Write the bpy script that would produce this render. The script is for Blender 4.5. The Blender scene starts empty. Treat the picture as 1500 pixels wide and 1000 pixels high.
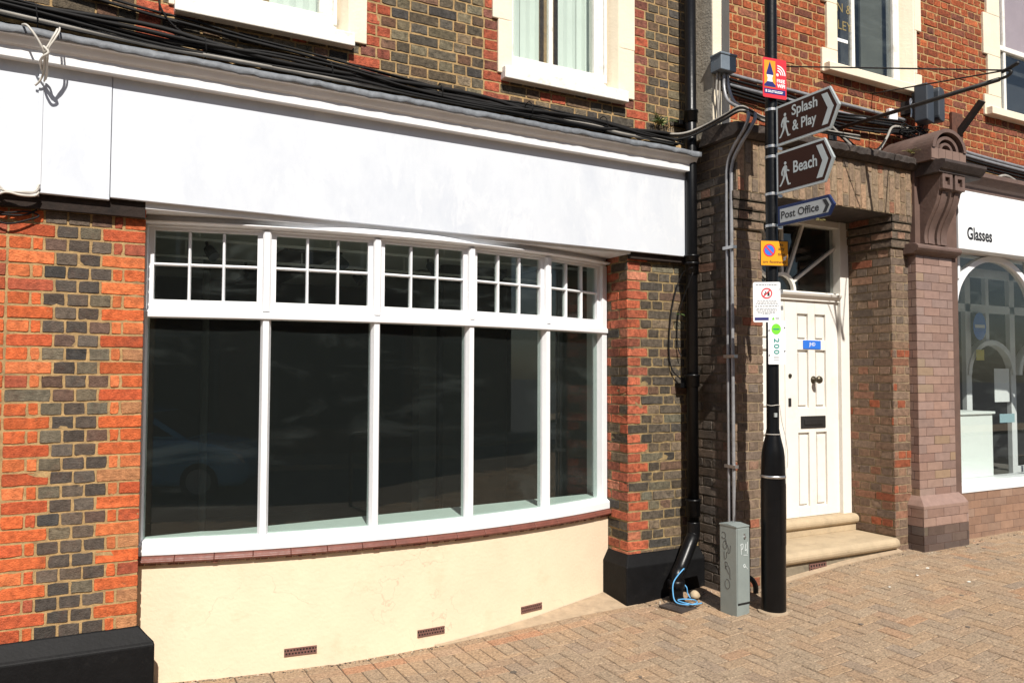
import bpy, math, random
from mathutils import Vector, Matrix
R = math.radians
random.seed(7)
SC = bpy.context.scene
COL = SC.collection

# ------------------------------------------------------------------ camera, sky, sun, exposure
cam_d = bpy.data.cameras.new("camera"); cam = bpy.data.objects.new("camera", cam_d); COL.objects.link(cam)
cam_d.sensor_width = 36.0
cam_d.lens = 36.0 * 1151.8 / 1500.0
cam_d.clip_end = 1500; cam_d.clip_start = 0.05
YAW, PIT, ROL = R(28.14), R(2.43), R(0.19)
_f = Vector((math.sin(YAW)*math.cos(PIT), math.cos(YAW)*math.cos(PIT), math.sin(PIT)))
_r = Vector((math.cos(YAW), -math.sin(YAW), 0)); _u = _r.cross(_f)
_r2 = _r*math.cos(ROL) + _u*math.sin(ROL); _u2 = -_r*math.sin(ROL) + _u*math.cos(ROL)
M = Matrix((_r2, _u2, -_f)).transposed().to_4x4(); M.translation = Vector((0, -5.0, 1.6))
cam.matrix_world = M
SC.camera = cam

SUN_AZ, SUN_EL = R(11.5), R(45.8)      # travels into the wall and a little to the right
sd = Vector((math.sin(SUN_AZ)*math.cos(SUN_EL), math.cos(SUN_AZ)*math.cos(SUN_EL), -math.sin(SUN_EL)))
sun_d = bpy.data.lights.new("sun", 'SUN'); sun = bpy.data.objects.new("sun", sun_d); COL.objects.link(sun)
sun_d.energy = 4.6; sun_d.angle = R(0.5); sun_d.color = (1.0, 0.95, 0.87)
sun.rotation_euler = sd.to_track_quat('-Z', 'Y').to_euler(); sun.location = (-3, -12, 14)
W = bpy.data.worlds.new("World"); SC.world = W; W.use_nodes = True
nt = W.node_tree
bg = nt.nodes['Background']; sky = nt.nodes.new('ShaderNodeTexSky'); sky.sky_type = 'NISHITA'
sky.sun_disc = False; sky.sun_elevation = SUN_EL; sky.sun_rotation = R(191.5)
nt.links.new(sky.outputs[0], bg.inputs[0]); bg.inputs[1].default_value = 0.06
SC.view_settings.view_transform = 'Standard'; SC.view_settings.look = 'None'
SC.view_settings.exposure = 0.55; SC.view_settings.gamma = 1
SC.view_settings.use_curve_mapping = False
SC.cycles.use_denoising = True
SC.cycles.max_bounces = 8; SC.cycles.transparent_max_bounces = 16

# ------------------------------------------------------------------ helpers
def S(r, g, b):
    def l(c):
        c /= 255.0
        return c/12.92 if c <= 0.04045 else ((c+0.055)/1.055)**2.4
    return (l(r), l(g), l(b))

def mat(name, col, rough=0.6, metal=0.0, var=0.15, vscale=6.0, bump=0.0, bscale=60.0, spec=0.5,
        stain=None, stain_amt=0.0, stain_scale=2.0, attr=False, coat=0.0, stain_lo=0.5, stretch=None, stain2=None, crack=0.0):
    m = bpy.data.materials.new(name); m.use_nodes = True
    t = m.node_tree; N = t.nodes; L = t.links
    b = N['Principled BSDF']
    b.inputs['Roughness'].default_value = rough; b.inputs['Metallic'].default_value = metal
    b.inputs['Specular IOR Level'].default_value = spec
    if coat: b.inputs['Coat Weight'].default_value = coat
    tc = N.new('ShaderNodeTexCoord'); vec = tc.outputs['Object']
    if stretch:
        mp = N.new('ShaderNodeMapping'); mp.inputs['Scale'].default_value = stretch
        L.new(vec, mp.inputs['Vector']); vec = mp.outputs['Vector']
    if attr:
        a = N.new('ShaderNodeVertexColor'); a.layer_name = 'Col'; src = a.outputs['Color']
    else:
        rgb = N.new('ShaderNodeRGB'); rgb.outputs[0].default_value = (*col, 1); src = rgb.outputs[0]
    if var:
        n = N.new('ShaderNodeTexNoise'); n.inputs['Scale'].default_value = vscale; n.inputs['Detail'].default_value = 8
        n.inputs['Roughness'].default_value = 0.65
        L.new(vec, n.inputs['Vector'])
        mr = N.new('ShaderNodeMapRange'); mr.inputs[1].default_value = 0.3; mr.inputs[2].default_value = 0.7
        mr.inputs[3].default_value = 1-var; mr.inputs[4].default_value = 1+var
        L.new(n.outputs['Fac'], mr.inputs[0])
        mx = N.new('ShaderNodeMix'); mx.data_type = 'RGBA'; mx.blend_type = 'MULTIPLY'; mx.inputs[0].default_value = 1
        L.new(src, mx.inputs[6]); L.new(mr.outputs[0], mx.inputs[7]); src = mx.outputs[2]
    if stain is not None:
        n2 = N.new('ShaderNodeTexNoise'); n2.inputs['Scale'].default_value = stain_scale; n2.inputs['Detail'].default_value = 10
        n2.inputs['Roughness'].default_value = 0.7
        L.new(vec, n2.inputs['Vector'])
        r2 = N.new('ShaderNodeMapRange'); r2.inputs[1].default_value = stain_lo; r2.inputs[2].default_value = stain_lo+0.22
        r2.inputs[3].default_value = 0; r2.inputs[4].default_value = stain_amt
        L.new(n2.outputs['Fac'], r2.inputs[0])
        m2 = N.new('ShaderNodeMix'); m2.data_type = 'RGBA'
        L.new(r2.outputs[0], m2.inputs[0]); L.new(src, m2.inputs[6]); m2.inputs[7].default_value = (*stain, 1); src = m2.outputs[2]
    if stain2 is not None:
        c2, amt2, sc2, lo2 = stain2
        n4 = N.new('ShaderNodeTexNoise'); n4.inputs['Scale'].default_value = sc2; n4.inputs['Detail'].default_value = 12
        n4.inputs['Roughness'].default_value = 0.75; n4.inputs['Distortion'].default_value = .4
        mp4 = N.new('ShaderNodeMapping'); mp4.inputs['Location'].default_value = (3.7, 1.9, 5.3); L.new(vec, mp4.inputs['Vector']); L.new(mp4.outputs[0], n4.inputs['Vector'])
        r4 = N.new('ShaderNodeMapRange'); r4.inputs[1].default_value = lo2; r4.inputs[2].default_value = lo2+0.12
        r4.inputs[3].default_value = 0; r4.inputs[4].default_value = amt2
        L.new(n4.outputs['Fac'], r4.inputs[0])
        m4 = N.new('ShaderNodeMix'); m4.data_type = 'RGBA'
        L.new(r4.outputs[0], m4.inputs[0]); L.new(src, m4.inputs[6]); m4.inputs[7].default_value = (*c2, 1); src = m4.outputs[2]
    if crack:
        nn = N.new('ShaderNodeTexNoise'); nn.inputs['Scale'].default_value = 5; nn.inputs['Detail'].default_value = 6
        L.new(vec, nn.inputs['Vector'])
        va = N.new('ShaderNodeVectorMath'); va.operation = 'MULTIPLY_ADD'; va.inputs[1].default_value = (.35, .35, .35)
        L.new(nn.outputs['Color'], va.inputs[0]); L.new(vec, va.inputs[2])
        vo = N.new('ShaderNodeTexVoronoi'); vo.feature = 'DISTANCE_TO_EDGE'; vo.inputs['Scale'].default_value = 1.9
        L.new(va.outputs[0], vo.inputs['Vector'])
        r5 = N.new('ShaderNodeMapRange'); r5.inputs[1].default_value = 0.0; r5.inputs[2].default_value = 0.007; r5.inputs[3].default_value = crack; r5.inputs[4].default_value = 0
        L.new(vo.outputs['Distance'], r5.inputs[0])
        n6 = N.new('ShaderNodeTexNoise'); n6.inputs['Scale'].default_value = 1.7; L.new(vec, n6.inputs['Vector'])
        r6 = N.new('ShaderNodeMapRange'); r6.inputs[1].default_value = .46; r6.inputs[2].default_value = .6; L.new(n6.outputs['Fac'], r6.inputs[0])
        ml = N.new('ShaderNodeMath'); ml.operation = 'MULTIPLY'; L.new(r5.outputs[0], ml.inputs[0]); L.new(r6.outputs[0], ml.inputs[1])
        m5 = N.new('ShaderNodeMix'); m5.data_type = 'RGBA'; L.new(ml.outputs[0], m5.inputs[0]); L.new(src, m5.inputs[6]); m5.inputs[7].default_value = (.16, .12, .08, 1); src = m5.outputs[2]
    L.new(src, b.inputs['Base Color'])
    if bump:
        n3 = N.new('ShaderNodeTexNoise'); n3.inputs['Scale'].default_value = bscale; n3.inputs['Detail'].default_value = 6
        L.new(tc.outputs['Object'], n3.inputs['Vector'])
        bp = N.new('ShaderNodeBump'); bp.inputs['Strength'].default_value = bump; bp.inputs['Distance'].default_value = 0.01
        L.new(n3.outputs['Fac'], bp.inputs['Height']); L.new(bp.outputs[0], b.inputs['Normal'])
    return m

def glass_mat(name, tint=(0.8, 0.9, 0.86), smear=0.06, refl=1.0, sscale=2.5, haze=0.004):
    m = bpy.data.materials.new(name); m.use_nodes = True
    t = m.node_tree; N = t.nodes; L = t.links; N.remove(N['Principled BSDF']); out = N['Material Output']
    tr = N.new('ShaderNodeBsdfTransparent'); tr.inputs[0].default_value = (*tint, 1)
    gl = N.new('ShaderNodeBsdfGlossy'); gl.inputs['Roughness'].default_value = 0.004; gl.inputs[0].default_value = (refl, refl, refl, 1)
    ge = N.new('ShaderNodeNewGeometry'); dp = N.new('ShaderNodeVectorMath'); dp.operation = 'DOT_PRODUCT'
    L.new(ge.outputs['Normal'], dp.inputs[0]); L.new(ge.outputs['Incoming'], dp.inputs[1])
    def mth(op, a, b):
        q = N.new('ShaderNodeMath'); q.operation = op
        for k, x in enumerate((a, b)):
            if isinstance(x, (int, float)): q.inputs[k].default_value = x
            elif x is not None: L.new(x, q.inputs[k])
        return q.outputs[0]
    c = mth('ABSOLUTE', dp.outputs['Value'], None)
    pw = mth('POWER', mth('SUBTRACT', 1.0, c), 5.0)
    fr = mth('ADD', mth('MULTIPLY', pw, 0.96), 0.04)
    mx = N.new('ShaderNodeMixShader'); L.new(fr, mx.inputs[0]); L.new(tr.outputs[0], mx.inputs[1]); L.new(gl.outputs[0], mx.inputs[2])
    last = mx.outputs[0]
    if smear:
        tc = N.new('ShaderNodeTexCoord'); mp = N.new('ShaderNodeMapping'); mp.inputs['Scale'].default_value = (1, 1, 3.0)
        mp.inputs['Rotation'].default_value = (0, 0.35, 0)
        L.new(tc.outputs['Object'], mp.inputs['Vector'])
        n = N.new('ShaderNodeTexNoise'); n.inputs['Scale'].default_value = sscale; n.inputs['Detail'].default_value = 9
        n.inputs['Roughness'].default_value = 0.6; n.inputs['Distortion'].default_value = 1.6
        L.new(mp.outputs[0], n.inputs['Vector'])
        mr = N.new('ShaderNodeMapRange'); mr.inputs[1].default_value = 0.52; mr.inputs[2].default_value = 0.78
        mr.inputs[3].default_value = haze; mr.inputs[4].default_value = smear  # haze: even diffuse veil painted in for broad reflections, lifts the pane's black
        L.new(n.outputs['Fac'], mr.inputs[0])
        df = N.new('ShaderNodeBsdfDiffuse'); df.inputs[0].default_value = (0.55, 0.62, 0.6, 1)
        m2 = N.new('ShaderNodeMixShader'); L.new(mr.outputs[0], m2.inputs[0]); L.new(last, m2.inputs[1]); L.new(df.outputs[0], m2.inputs[2]); last = m2.outputs[0]
    L.new(last, out.inputs[0])
    return m

WO = {}
def tilt(mb, a=.03):
    mb.v = [(x, y, z+a*(4.27-x)/4.7) for x, y, z in mb.v]; return mb
class MB:
    def __init__(s): s.v = []; s.f = []; s.m = []; s.c = []
    def add(s, vs, fs, mi=0, col=(1, 1, 1)):
        o = len(s.v); s.v += [tuple(p) for p in vs]; s.c += [col]*len(vs)
        for f in fs: s.f.append(tuple(i+o for i in f)); s.m.append(mi)
        return s
    def box(s, x0, x1, y0, y1, z0, z1, mi=0, T=None, col=(1, 1, 1)):
        vs = [Vector((x, y, z)) for z in (z0, z1) for y in (y0, y1) for x in (x0, x1)]
        if T is not None: vs = [T @ p for p in vs]
        return s.add(vs, [(0, 2, 3, 1), (4, 5, 7, 6), (0, 1, 5, 4), (2, 6, 7, 3), (0, 4, 6, 2), (1, 3, 7, 5)], mi, col)
    def prism(s, poly, axis, a, b, mi=0, T=None, caps=True):
        # poly in the plane across axis: 'x' -> (y,z), 'y' -> (x,z), 'z' -> (x,y)
        def P(p, t):
            q = Vector((t, p[0], p[1])) if axis == 'x' else Vector((p[0], t, p[1])) if axis == 'y' else Vector((p[0], p[1], t))
            return T @ q if T is not None else q
        n = len(poly); vs = [P(p, a) for p in poly] + [P(p, b) for p in poly]
        fs = [(i, (i+1) % n, n+(i+1) % n, n+i) for i in range(n)]
        if caps: fs += [tuple(range(n-1, -1, -1)), tuple(range(n, 2*n))]
        return s.add(vs, fs, mi)
    def tube(s, pts, r, n=7, mi=0, caps=True):
        pts = [Vector(p) for p in pts]; rs = r if isinstance(r, (list, tuple)) else [r]*len(pts)
        vs = []; t0 = None; up = None
        for i, p in enumerate(pts):
            t = (pts[min(i+1, len(pts)-1)] - pts[max(i-1, 0)])
            t = t.normalized() if t.length > 1e-9 else Vector((0, 0, 1))
            if up is None:
                up = t.orthogonal().normalized()
            else:
                up = (up - t*up.dot(t)); up = up.normalized() if up.length > 1e-6 else t.orthogonal().normalized()
            w = t.cross(up)
            for k in range(n):
                a = 2*math.pi*k/n; vs.append(p + (up*math.cos(a) + w*math.sin(a))*rs[i])
        fs = []
        for i in range(len(pts)-1):
            for k in range(n):
                k2 = (k+1) % n; fs.append((i*n+k, i*n+k2, (i+1)*n+k2, (i+1)*n+k))
        if caps: fs += [tuple(range(n-1, -1, -1)), tuple(range((len(pts)-1)*n, len(pts)*n))]
        return s.add(vs, fs, mi)
    def lathe(s, prof, cx, cy, n=28, mi=0, T=None):
        vs = []
        for r, z in prof:
            for k in range(n):
                a = 2*math.pi*k/n; p = Vector((cx+r*math.cos(a), cy+r*math.sin(a), z)); vs.append(T @ p if T is not None else p)
        fs = []
        for i in range(len(prof)-1):
            for k in range(n):
                k2 = (k+1) % n; fs.append((i*n+k, i*n+k2, (i+1)*n+k2, (i+1)*n+k))
        fs += [tuple(range(n-1, -1, -1)), tuple(range((len(prof)-1)*n, len(prof)*n))]
        return s.add(vs, fs, mi)
    def build(s, name, mats, parent=None, local=False, smooth=False, bevel=0.0, colors=False, seg=2):
        me = bpy.data.meshes.new(name); me.from_pydata(s.v, [], s.f)
        if not isinstance(mats, (list, tuple)): mats = [mats]
        for m in mats: me.materials.append(m)
        me.polygons.foreach_set('material_index', s.m)
        if smooth: me.polygons.foreach_set('use_smooth', [True]*len(s.f))
        if colors:
            ca = me.color_attributes.new('Col', 'FLOAT_COLOR', 'POINT')
            flat = []
            for c in s.c: flat += [c[0], c[1], c[2], 1.0]
            ca.data.foreach_set('color', flat)
        me.update()
        o = bpy.data.objects.new(name, me); COL.objects.link(o)
        if parent is not None:
            o.parent = parent
            if not local:
                w = WO.get(parent.name, Vector((0, 0, 0))); o.location = -w
            WO[o.name] = Vector((0, 0, 0))
        if bevel:
            b = o.modifiers.new('bevel', 'BEVEL'); b.width = bevel; b.segments = seg; b.limit_method = 'ANGLE'; b.angle_limit = R(40)
        return o

def thing(name, label, cat, loc=(0, 0, 0), rz=0, group=None):
    o = bpy.data.objects.new(name, None); COL.objects.link(o); o.location = loc; o.rotation_euler = (0, 0, rz)
    o.empty_display_size = 0.1
    o['label'] = label; o['category'] = cat
    if group: o['group'] = group
    WO[o.name] = Vector(loc)
    return o
def tag(o, label, cat, group=None):
    o['label'] = label; o['category'] = cat
    if group: o['group'] = group
    return o
def struct(o): o['kind'] = 'structure'; return o

def text_mesh(txt, name, m, parent, width=None, height=None, loc=(0, 0, 0), bold=0.0, ext=0.0008, rot=0.0, align='LEFT', spacing=1.0, worldrot=None, local=True):
    cu = bpy.data.curves.new(name, 'FONT'); cu.body = txt; cu.size = 1; cu.offset = bold; cu.space_character = spacing; cu.resolution_u = 4
    cu.align_x = 'LEFT'
    o = bpy.data.objects.new(name, cu); COL.objects.link(o)
    dg = bpy.context.evaluated_depsgraph_get(); dg.update()
    me = bpy.data.meshes.new_from_object(o.evaluated_get(dg)); bpy.data.objects.remove(o)
    xs = [v.co.x for v in me.vertices]; ys = [v.co.y for v in me.vertices]
    x0, x1, y0, y1 = min(xs), max(xs), min(ys), max(ys)
    sx = (width/(x1-x0)) if width else None; sy = (height/(y1-y0)) if height else None
    if sx is None: sx = sy
    if sy is None: sy = sx
    c, s_ = math.cos(rot), math.sin(rot)
    for v in me.vertices:
        x = (v.co.x-x0)*sx; z = (v.co.y-y0)*sy
        v.co = (x*c - z*s_, 0.0, x*s_ + z*c)
    # give the letters a real thickness
    vs = [tuple(v.co) for v in me.vertices]; fs = [tuple(p.vertices) for p in me.polygons]
    edges = {}
    for f in fs:
        for i in range(len(f)):
            e = (f[i], f[(i+1) % len(f)]); edges[e] = 1
    n = len(vs); vv = [(x, -ext, z) for x, y, z in vs] + [(x, 0, z) for x, y, z in vs]
    ff = list(fs) + [(a+n, b+n, b, a) for (a, b) in edges if (b, a) not in edges]
    me2 = bpy.data.meshes.new(name); me2.from_pydata(vv, [], ff); me2.materials.append(m); me2.update()
    bpy.data.meshes.remove(me)
    ob = bpy.data.objects.new(name, me2); COL.objects.link(ob); ob.parent = parent
    ob.location = Vector(loc) - (Vector((0, 0, 0)) if local else WO.get(parent.name, Vector((0, 0, 0))))
    if worldrot: ob.rotation_euler = worldrot
    return ob

def spline(pts, n=8):
    P = [Vector(p) for p in pts]; out = []
    for i in range(len(P)-1):
        p0 = P[max(i-1, 0)]; p1 = P[i]; p2 = P[i+1]; p3 = P[min(i+2, len(P)-1)]
        for k in range(n):
            t = k/n
            out.append(0.5*((2*p1) + (p2-p0)*t + (2*p0-5*p1+4*p2-p3)*t*t + (3*p1-p0-3*p2+p3)*t*t*t))
    out.append(P[-1]); return out

# ---- brickwork: every brick a worn, chamfered face standing proud of its mortar bed
def brickwork(mb, O, A, B, rects, rowfn, colfn, course=0.0754, b0=0.0, joint=0.0085, rec=0.0045, flush=(0, 0), wear=1.0, backing=True):
    O = Vector(O); A = Vector(A); B = Vector(B); Nn = A.cross(B)
    rnd = random.Random(int(abs(O.x*1000+O.y*77+O.z*13))+11)
    for (a0, a1, c0, c1) in rects:
        if backing:
            q0 = a0 + (rec if flush[0] else 0); q1 = a1 - (rec if flush[1] else 0)
            pts = [(q0, c0), (q1, c0), (q1, c1), (q0, c1)]
            mb.add([O + A*a + B*b - Nn*rec for a, b in pts], [(0, 1, 2, 3)], 1)
        k0 = int(math.floor((c0-b0)/course)); k1 = int(math.ceil((c1-b0)/course))
        for k in range(k0, k1):
            za = b0+k*course; zb = za+course
            za2 = max(za, c0); zb2 = min(zb, c1)
            if zb2-za2 < 0.018: continue
            for (ua, ul, typ) in rowfn(k, a0, a1):
                u0 = max(ua, a0); u1 = min(ua+ul, a1)
                if u1-u0 < 0.022: continue
                j = joint/2
                x0 = u0 + (0 if (flush[0] and abs(u0-a0) < 1e-5) else j*rnd.uniform(.8, 1.3)); x1 = u1 - (0 if (flush[1] and abs(u1-a1) < 1e-5) else j*rnd.uniform(.8, 1.3))
                y0 = za2 + j*rnd.uniform(.8, 1.25); y1 = zb2 - j*rnd.uniform(.8, 1.25)
                if x1-x0 < 0.012 or y1-y0 < 0.012: continue
                cx = (x0+x1)/2; col = colfn(k, ua+ul/2, (za+zb)/2, typ, rnd)
                r1 = 0.0032*wear*rnd.uniform(.4, 1.6); ins = 0.0026*wear; jt = 0.0012*wear
                r1 = min(r1, (x1-x0)*.3, (y1-y0)*.3)
                xm = (x0+x1)/2; ym = (y0+y1)/2
                nl = 5 if x1-x0 > .12 else 3; ns = 2 if y1-y0 < .12 else 5
                loop = [(x0+r1+(x1-x0-2*r1)*i/nl, y0) for i in range(nl+1)] + [(x1, y0+r1+(y1-y0-2*r1)*i/ns) for i in range(ns+1)]
                loop += [(x1-r1-(x1-x0-2*r1)*i/nl, y1) for i in range(nl+1)] + [(x0, y1-r1-(y1-y0-2*r1)*i/ns) for i in range(ns+1)]
                outer = []; inner = []
                tx = rnd.uniform(-1, 1)*0.0016*wear; ty = rnd.uniform(-1, 1)*0.0012*wear; tz = rnd.uniform(-.001, .0015)*wear
                for i, (x, y) in enumerate(loop):
                    ch = .0035*wear*rnd.random() if rnd.random() < .16*wear else 0.0; gx = x + rnd.uniform(-jt, jt) + (ch if x < xm else -ch); gy = y + rnd.uniform(-jt, jt) + (ch if y < ym else -ch)
                    if flush[0] and abs(x-a0) < 1e-5: gx = x
                    if flush[1] and abs(x-a1) < 1e-5: gx = x
                    outer.append(O + A*gx + B*gy - Nn*(rec+0.002))
                    fx = xm + (gx-xm)*(1-2*ins/max(x1-x0, .02)); fy = ym + (gy-ym)*(1-2*ins/max(y1-y0, .02))
                    d = tz + tx*(x-xm)/(x1-x0)*2 + ty*(y-ym)/(y1-y0)*2 + (rnd.random() < 0.05)*0.003*wear
                    inner.append(O + A*fx + B*fy - Nn*d)
                n = len(loop)
                mb.add(outer+inner, [(i, (i+1) % n, n+(i+1) % n, n+i) for i in range(n)] + [tuple(range(n, 2*n))], 0, col)
    return mb

SL, HL = 0.225, 0.1125
def flemish(k, a0, a1):
    out = []; u = math.floor((a0-1)/(SL+HL))*(SL+HL) + (0.16875 if k % 2 else 0)
    while u < a1:
        out.append((u, SL, 'S')); out.append((u+SL, HL, 'H')); u += SL+HL
    return out
def english(k, a0, a1):
    out = []
    if k % 2:
        u = math.floor((a0-1)/SL)*SL
        while u < a1: out.append((u, SL, 'S')); u += SL
    else:
        u = math.floor((a0-1)/HL)*HL + HL/2
        while u < a1: out.append((u, HL, 'H')); u += HL
    return out
def stretcher(k, a0, a1, L=SL):
    out = []; u = math.floor((a0-1)/L)*L + (L/2 if k % 2 else 0)
    while u < a1: out.append((u, L, 'S')); u += L
    return out
def vary(c, rnd, a=0.18):
    g = 1+rnd.uniform(-a, a); h = rnd.uniform(-.05, .05); return (c[0]*g*(1+h), c[1]*g, c[2]*g*(1-h))
def pick(pal, rnd, a=0.18):
    x = rnd.random()*sum(w for w, c in pal)
    for w, c in pal:
        x -= w
        if x <= 0: return vary(c, rnd, a)
    return vary(pal[-1][1], rnd, a)

# ------------------------------------------------------------------ materials
m_brick_l = mat('bright_worn_brick', (1, 1, 1), 0.85, attr=True, var=0.42, vscale=30, bump=0.75, bscale=120, spec=0.22, stain=(0.10, 0.045, 0.03), stain_amt=0.55, stain_scale=7, stain_lo=.52, stain2=(((.33, .22, .115)), .55, 30, .60))
m_brick = mat('worn_brick', (1, 1, 1), 0.85, attr=True, var=0.6, vscale=30, bump=0.8, bscale=110, spec=0.22, stain=(0.03, 0.025, 0.02), stain_amt=0.5, stain_scale=6, stain_lo=.5, stain2=((.20, .145, .085), .5, 32, .60))
m_brick_b = mat('brown_worn_brick', (1, 1, 1), 0.85, attr=True, var=0.4, vscale=30, bump=0.7, bscale=110, spec=0.22, stain=(0.07, 0.052, 0.038), stain_amt=0.45, stain_scale=6, stain_lo=.54, stain2=((.26, .20, .135), .45, 32, .60))
m_brick_soot = mat('sooty_brick', (1, 1, 1), 0.8, attr=True, var=0.45, vscale=18, bump=0.7, bscale=110, spec=0.3, stain=(0.02, 0.017, 0.014), stain_amt=0.6, stain_scale=5, stain_lo=.52)
m_glazed = mat('glazed_brick', (1, 1, 1), 0.38, attr=True, var=0.14, vscale=16, bump=0.12, bscale=60, spec=0.5)
m_mortar_y = mat('ochre_mortar', (0.36, 0.235, 0.105), 0.95, var=0.3, vscale=25, bump=0.6, bscale=180, stain=(0.08, 0.06, 0.04), stain_amt=0.5, stain_scale=6)
m_mortar_s = mat('stained_ochre_mortar', (0.27, 0.19, 0.085), 0.95, var=0.45, vscale=16, bump=0.6, bscale=180, stain=(0.06, 0.05, 0.036), stain_amt=0.85, stain_scale=7, stain_lo=.44)
m_mortar_g = mat('grey_brown_mortar', (0.24, 0.175, 0.105), 0.95, var=0.3, vscale=25, bump=0.6, bscale=180, stain=(0.05, 0.04, 0.03), stain_amt=0.7, stain_scale=5)
m_mortar_d = mat('dark_mortar', (0.09, 0.072, 0.048), 0.95, var=0.35, vscale=25, bump=0.6, bscale=180, stain=(0.02, 0.018, 0.015), stain_amt=0.7, stain_scale=5)
m_mortar_o = mat('buff_mortar', (0.38, 0.235, 0.10), 0.95, var=0.3, vscale=25, bump=0.6, bscale=180)
m_mortar_b = mat('brown_joint', (0.11, 0.065, 0.05), 0.9, var=0.2)
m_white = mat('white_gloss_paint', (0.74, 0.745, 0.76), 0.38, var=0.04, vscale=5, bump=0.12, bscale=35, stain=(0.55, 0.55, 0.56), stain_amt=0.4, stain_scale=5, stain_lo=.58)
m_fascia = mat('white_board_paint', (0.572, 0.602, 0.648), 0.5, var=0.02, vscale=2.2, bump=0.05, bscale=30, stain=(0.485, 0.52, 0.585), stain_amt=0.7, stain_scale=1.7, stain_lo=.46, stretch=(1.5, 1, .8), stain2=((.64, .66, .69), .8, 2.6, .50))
m_white_grub = mat('grubby_white_paint', (0.74, 0.72, 0.67), 0.5, var=0.06, vscale=8, bump=0.25, bscale=40, stain=(0.27, 0.22, 0.16), stain_amt=0.8, stain_scale=7, stain_lo=.55)
m_cornice = mat('cornice_paint', (0.70, 0.70, 0.70), 0.45, var=0.06, vscale=6, bump=0.06, bscale=40)
m_cream = mat('cream_render', (0.69, 0.555, 0.40), 0.75, var=0.05, vscale=3, bump=0.22, bscale=45, stain=(0.52, 0.40, 0.26), stain_amt=0.45, stain_scale=4, stain_lo=.55, stain2=((.30, .22, .14), .6, 24, .66), crack=.28)
m_cream2 = mat('cream_stone_paint', (0.74, 0.65, 0.50), 0.7, var=0.06, vscale=5, bump=0.25, bscale=50, stain=(0.40, 0.33, 0.23), stain_amt=0.45, stain_scale=5, stain_lo=.6)
m_grey_render = mat('shaded_side_render', (0.42, 0.38, 0.31), 0.9, var=0.2, vscale=10, bump=0.4, bscale=60, stain=(0.16, 0.14, 0.11), stain_amt=0.5, stain_scale=6)
m_black_gloss = mat('black_gloss_paint', (0.004, 0.004, 0.0045), 0.33, var=0.25, vscale=9, bump=0.14, bscale=22, spec=0.25, stain=(0.04, 0.036, 0.032), stain_amt=0.4, stain_scale=8, stain_lo=.62)
m_plinth = mat('black_plinth_paint', (0.005, 0.005, 0.0055), 0.6, var=0.3, vscale=12, bump=0.18, bscale=55, spec=0.15, stain=(0.035, 0.033, 0.03), stain_amt=0.5, stain_scale=9, stain_lo=.6)
m_lead = mat('lead_sheet', (0.13, 0.14, 0.155), 0.65, metal=0.0, var=0.4, vscale=18, bump=0.4, bscale=30, stain=(0.34, 0.34, 0.34), stain_amt=0.5, stain_scale=9, stain_lo=.6)
m_cable = mat('black_cable', (0.008, 0.0075, 0.0075), 0.7, var=0.3, spec=0.25)
m_cable_g = mat('grey_cable', (0.27, 0.25, 0.22), 0.6, var=0.2, vscale=12)
m_cable_w = mat('dirty_white_cable', (0.5, 0.47, 0.42), 0.6, var=0.15)
m_conduit = mat('galvanised_conduit', (0.30, 0.30, 0.31), 0.45, metal=0.4, var=0.2, vscale=14, stain=(0.1, 0.09, 0.08), stain_amt=.5, stain_scale=10)
m_tile_sill = mat('red_brown_sill_tile', (0.15, 0.05, 0.035), 0.45, var=0.25, vscale=12, bump=0.2, bscale=40)
m_airbrick = mat('terracotta_vent', (0.15, 0.07, 0.055), 0.8, var=0.2, vscale=20)
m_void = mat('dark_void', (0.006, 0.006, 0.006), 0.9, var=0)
m_glass = glass_mat('shop_glass', tint=(.84, .89, .87), smear=0.024, sscale=1.0, haze=0.0072)
m_glass_up = glass_mat('small_pane_glass', tint=(0.88, 0.92, 0.9), smear=0.03)
m_glass_sash = glass_mat('sash_glass', tint=(0.92, 0.94, 0.93), smear=0.03)
m_glass_dk = glass_mat('dusty_glass', tint=(0.85, 0.87, 0.87), smear=0.05, sscale=1.2)
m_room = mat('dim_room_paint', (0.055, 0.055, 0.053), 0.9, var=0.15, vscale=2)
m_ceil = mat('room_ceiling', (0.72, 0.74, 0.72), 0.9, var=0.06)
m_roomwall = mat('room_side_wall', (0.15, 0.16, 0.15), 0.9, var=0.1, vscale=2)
m_floor_in = mat('dark_floorboards', (0.10, 0.095, 0.085), 0.7, var=0.2, vscale=4)
m_board = mat('painted_inner_sill', (0.62, 0.66, 0.64), 0.6, var=0.05)
m_blind = mat('pale_green_blind', (0.66, 0.72, 0.66), 0.8, var=0.04, vscale=3)
m_pink = mat('pink_net_curtain', (0.62, 0.47, 0.50), 0.9, var=0.08, vscale=5)
m_stone = mat('worn_sandstone', (0.40, 0.31, 0.20), 0.85, var=0.14, vscale=7, bump=0.3, bscale=60, stain=(0.16, 0.12, 0.08), stain_amt=0.55, stain_scale=5, stain_lo=.55)
m_stone_d = mat('dirty_stone', (0.20, 0.165, 0.115), 0.9, var=0.25, vscale=9, bump=0.4, bscale=60, stain=(0.05, 0.045, 0.035), stain_amt=0.6, stain_scale=6)
m_string = mat('soot_and_shade_stone', (0.040, 0.030, 0.025), 0.85, var=0.4, vscale=9, bump=0.5, bscale=50, stain=(0.22, 0.17, 0.12), stain_amt=0.4, stain_scale=9, stain_lo=.56)  # soot on the ledge; on the lintel underside it paints in shade
m_terra = mat('brown_terracotta', (0.13, 0.082, 0.066), 0.6, var=0.3, vscale=10, bump=0.25, bscale=40, stain=(0.03, 0.024, 0.02), stain_amt=0.6, stain_scale=5)
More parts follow.
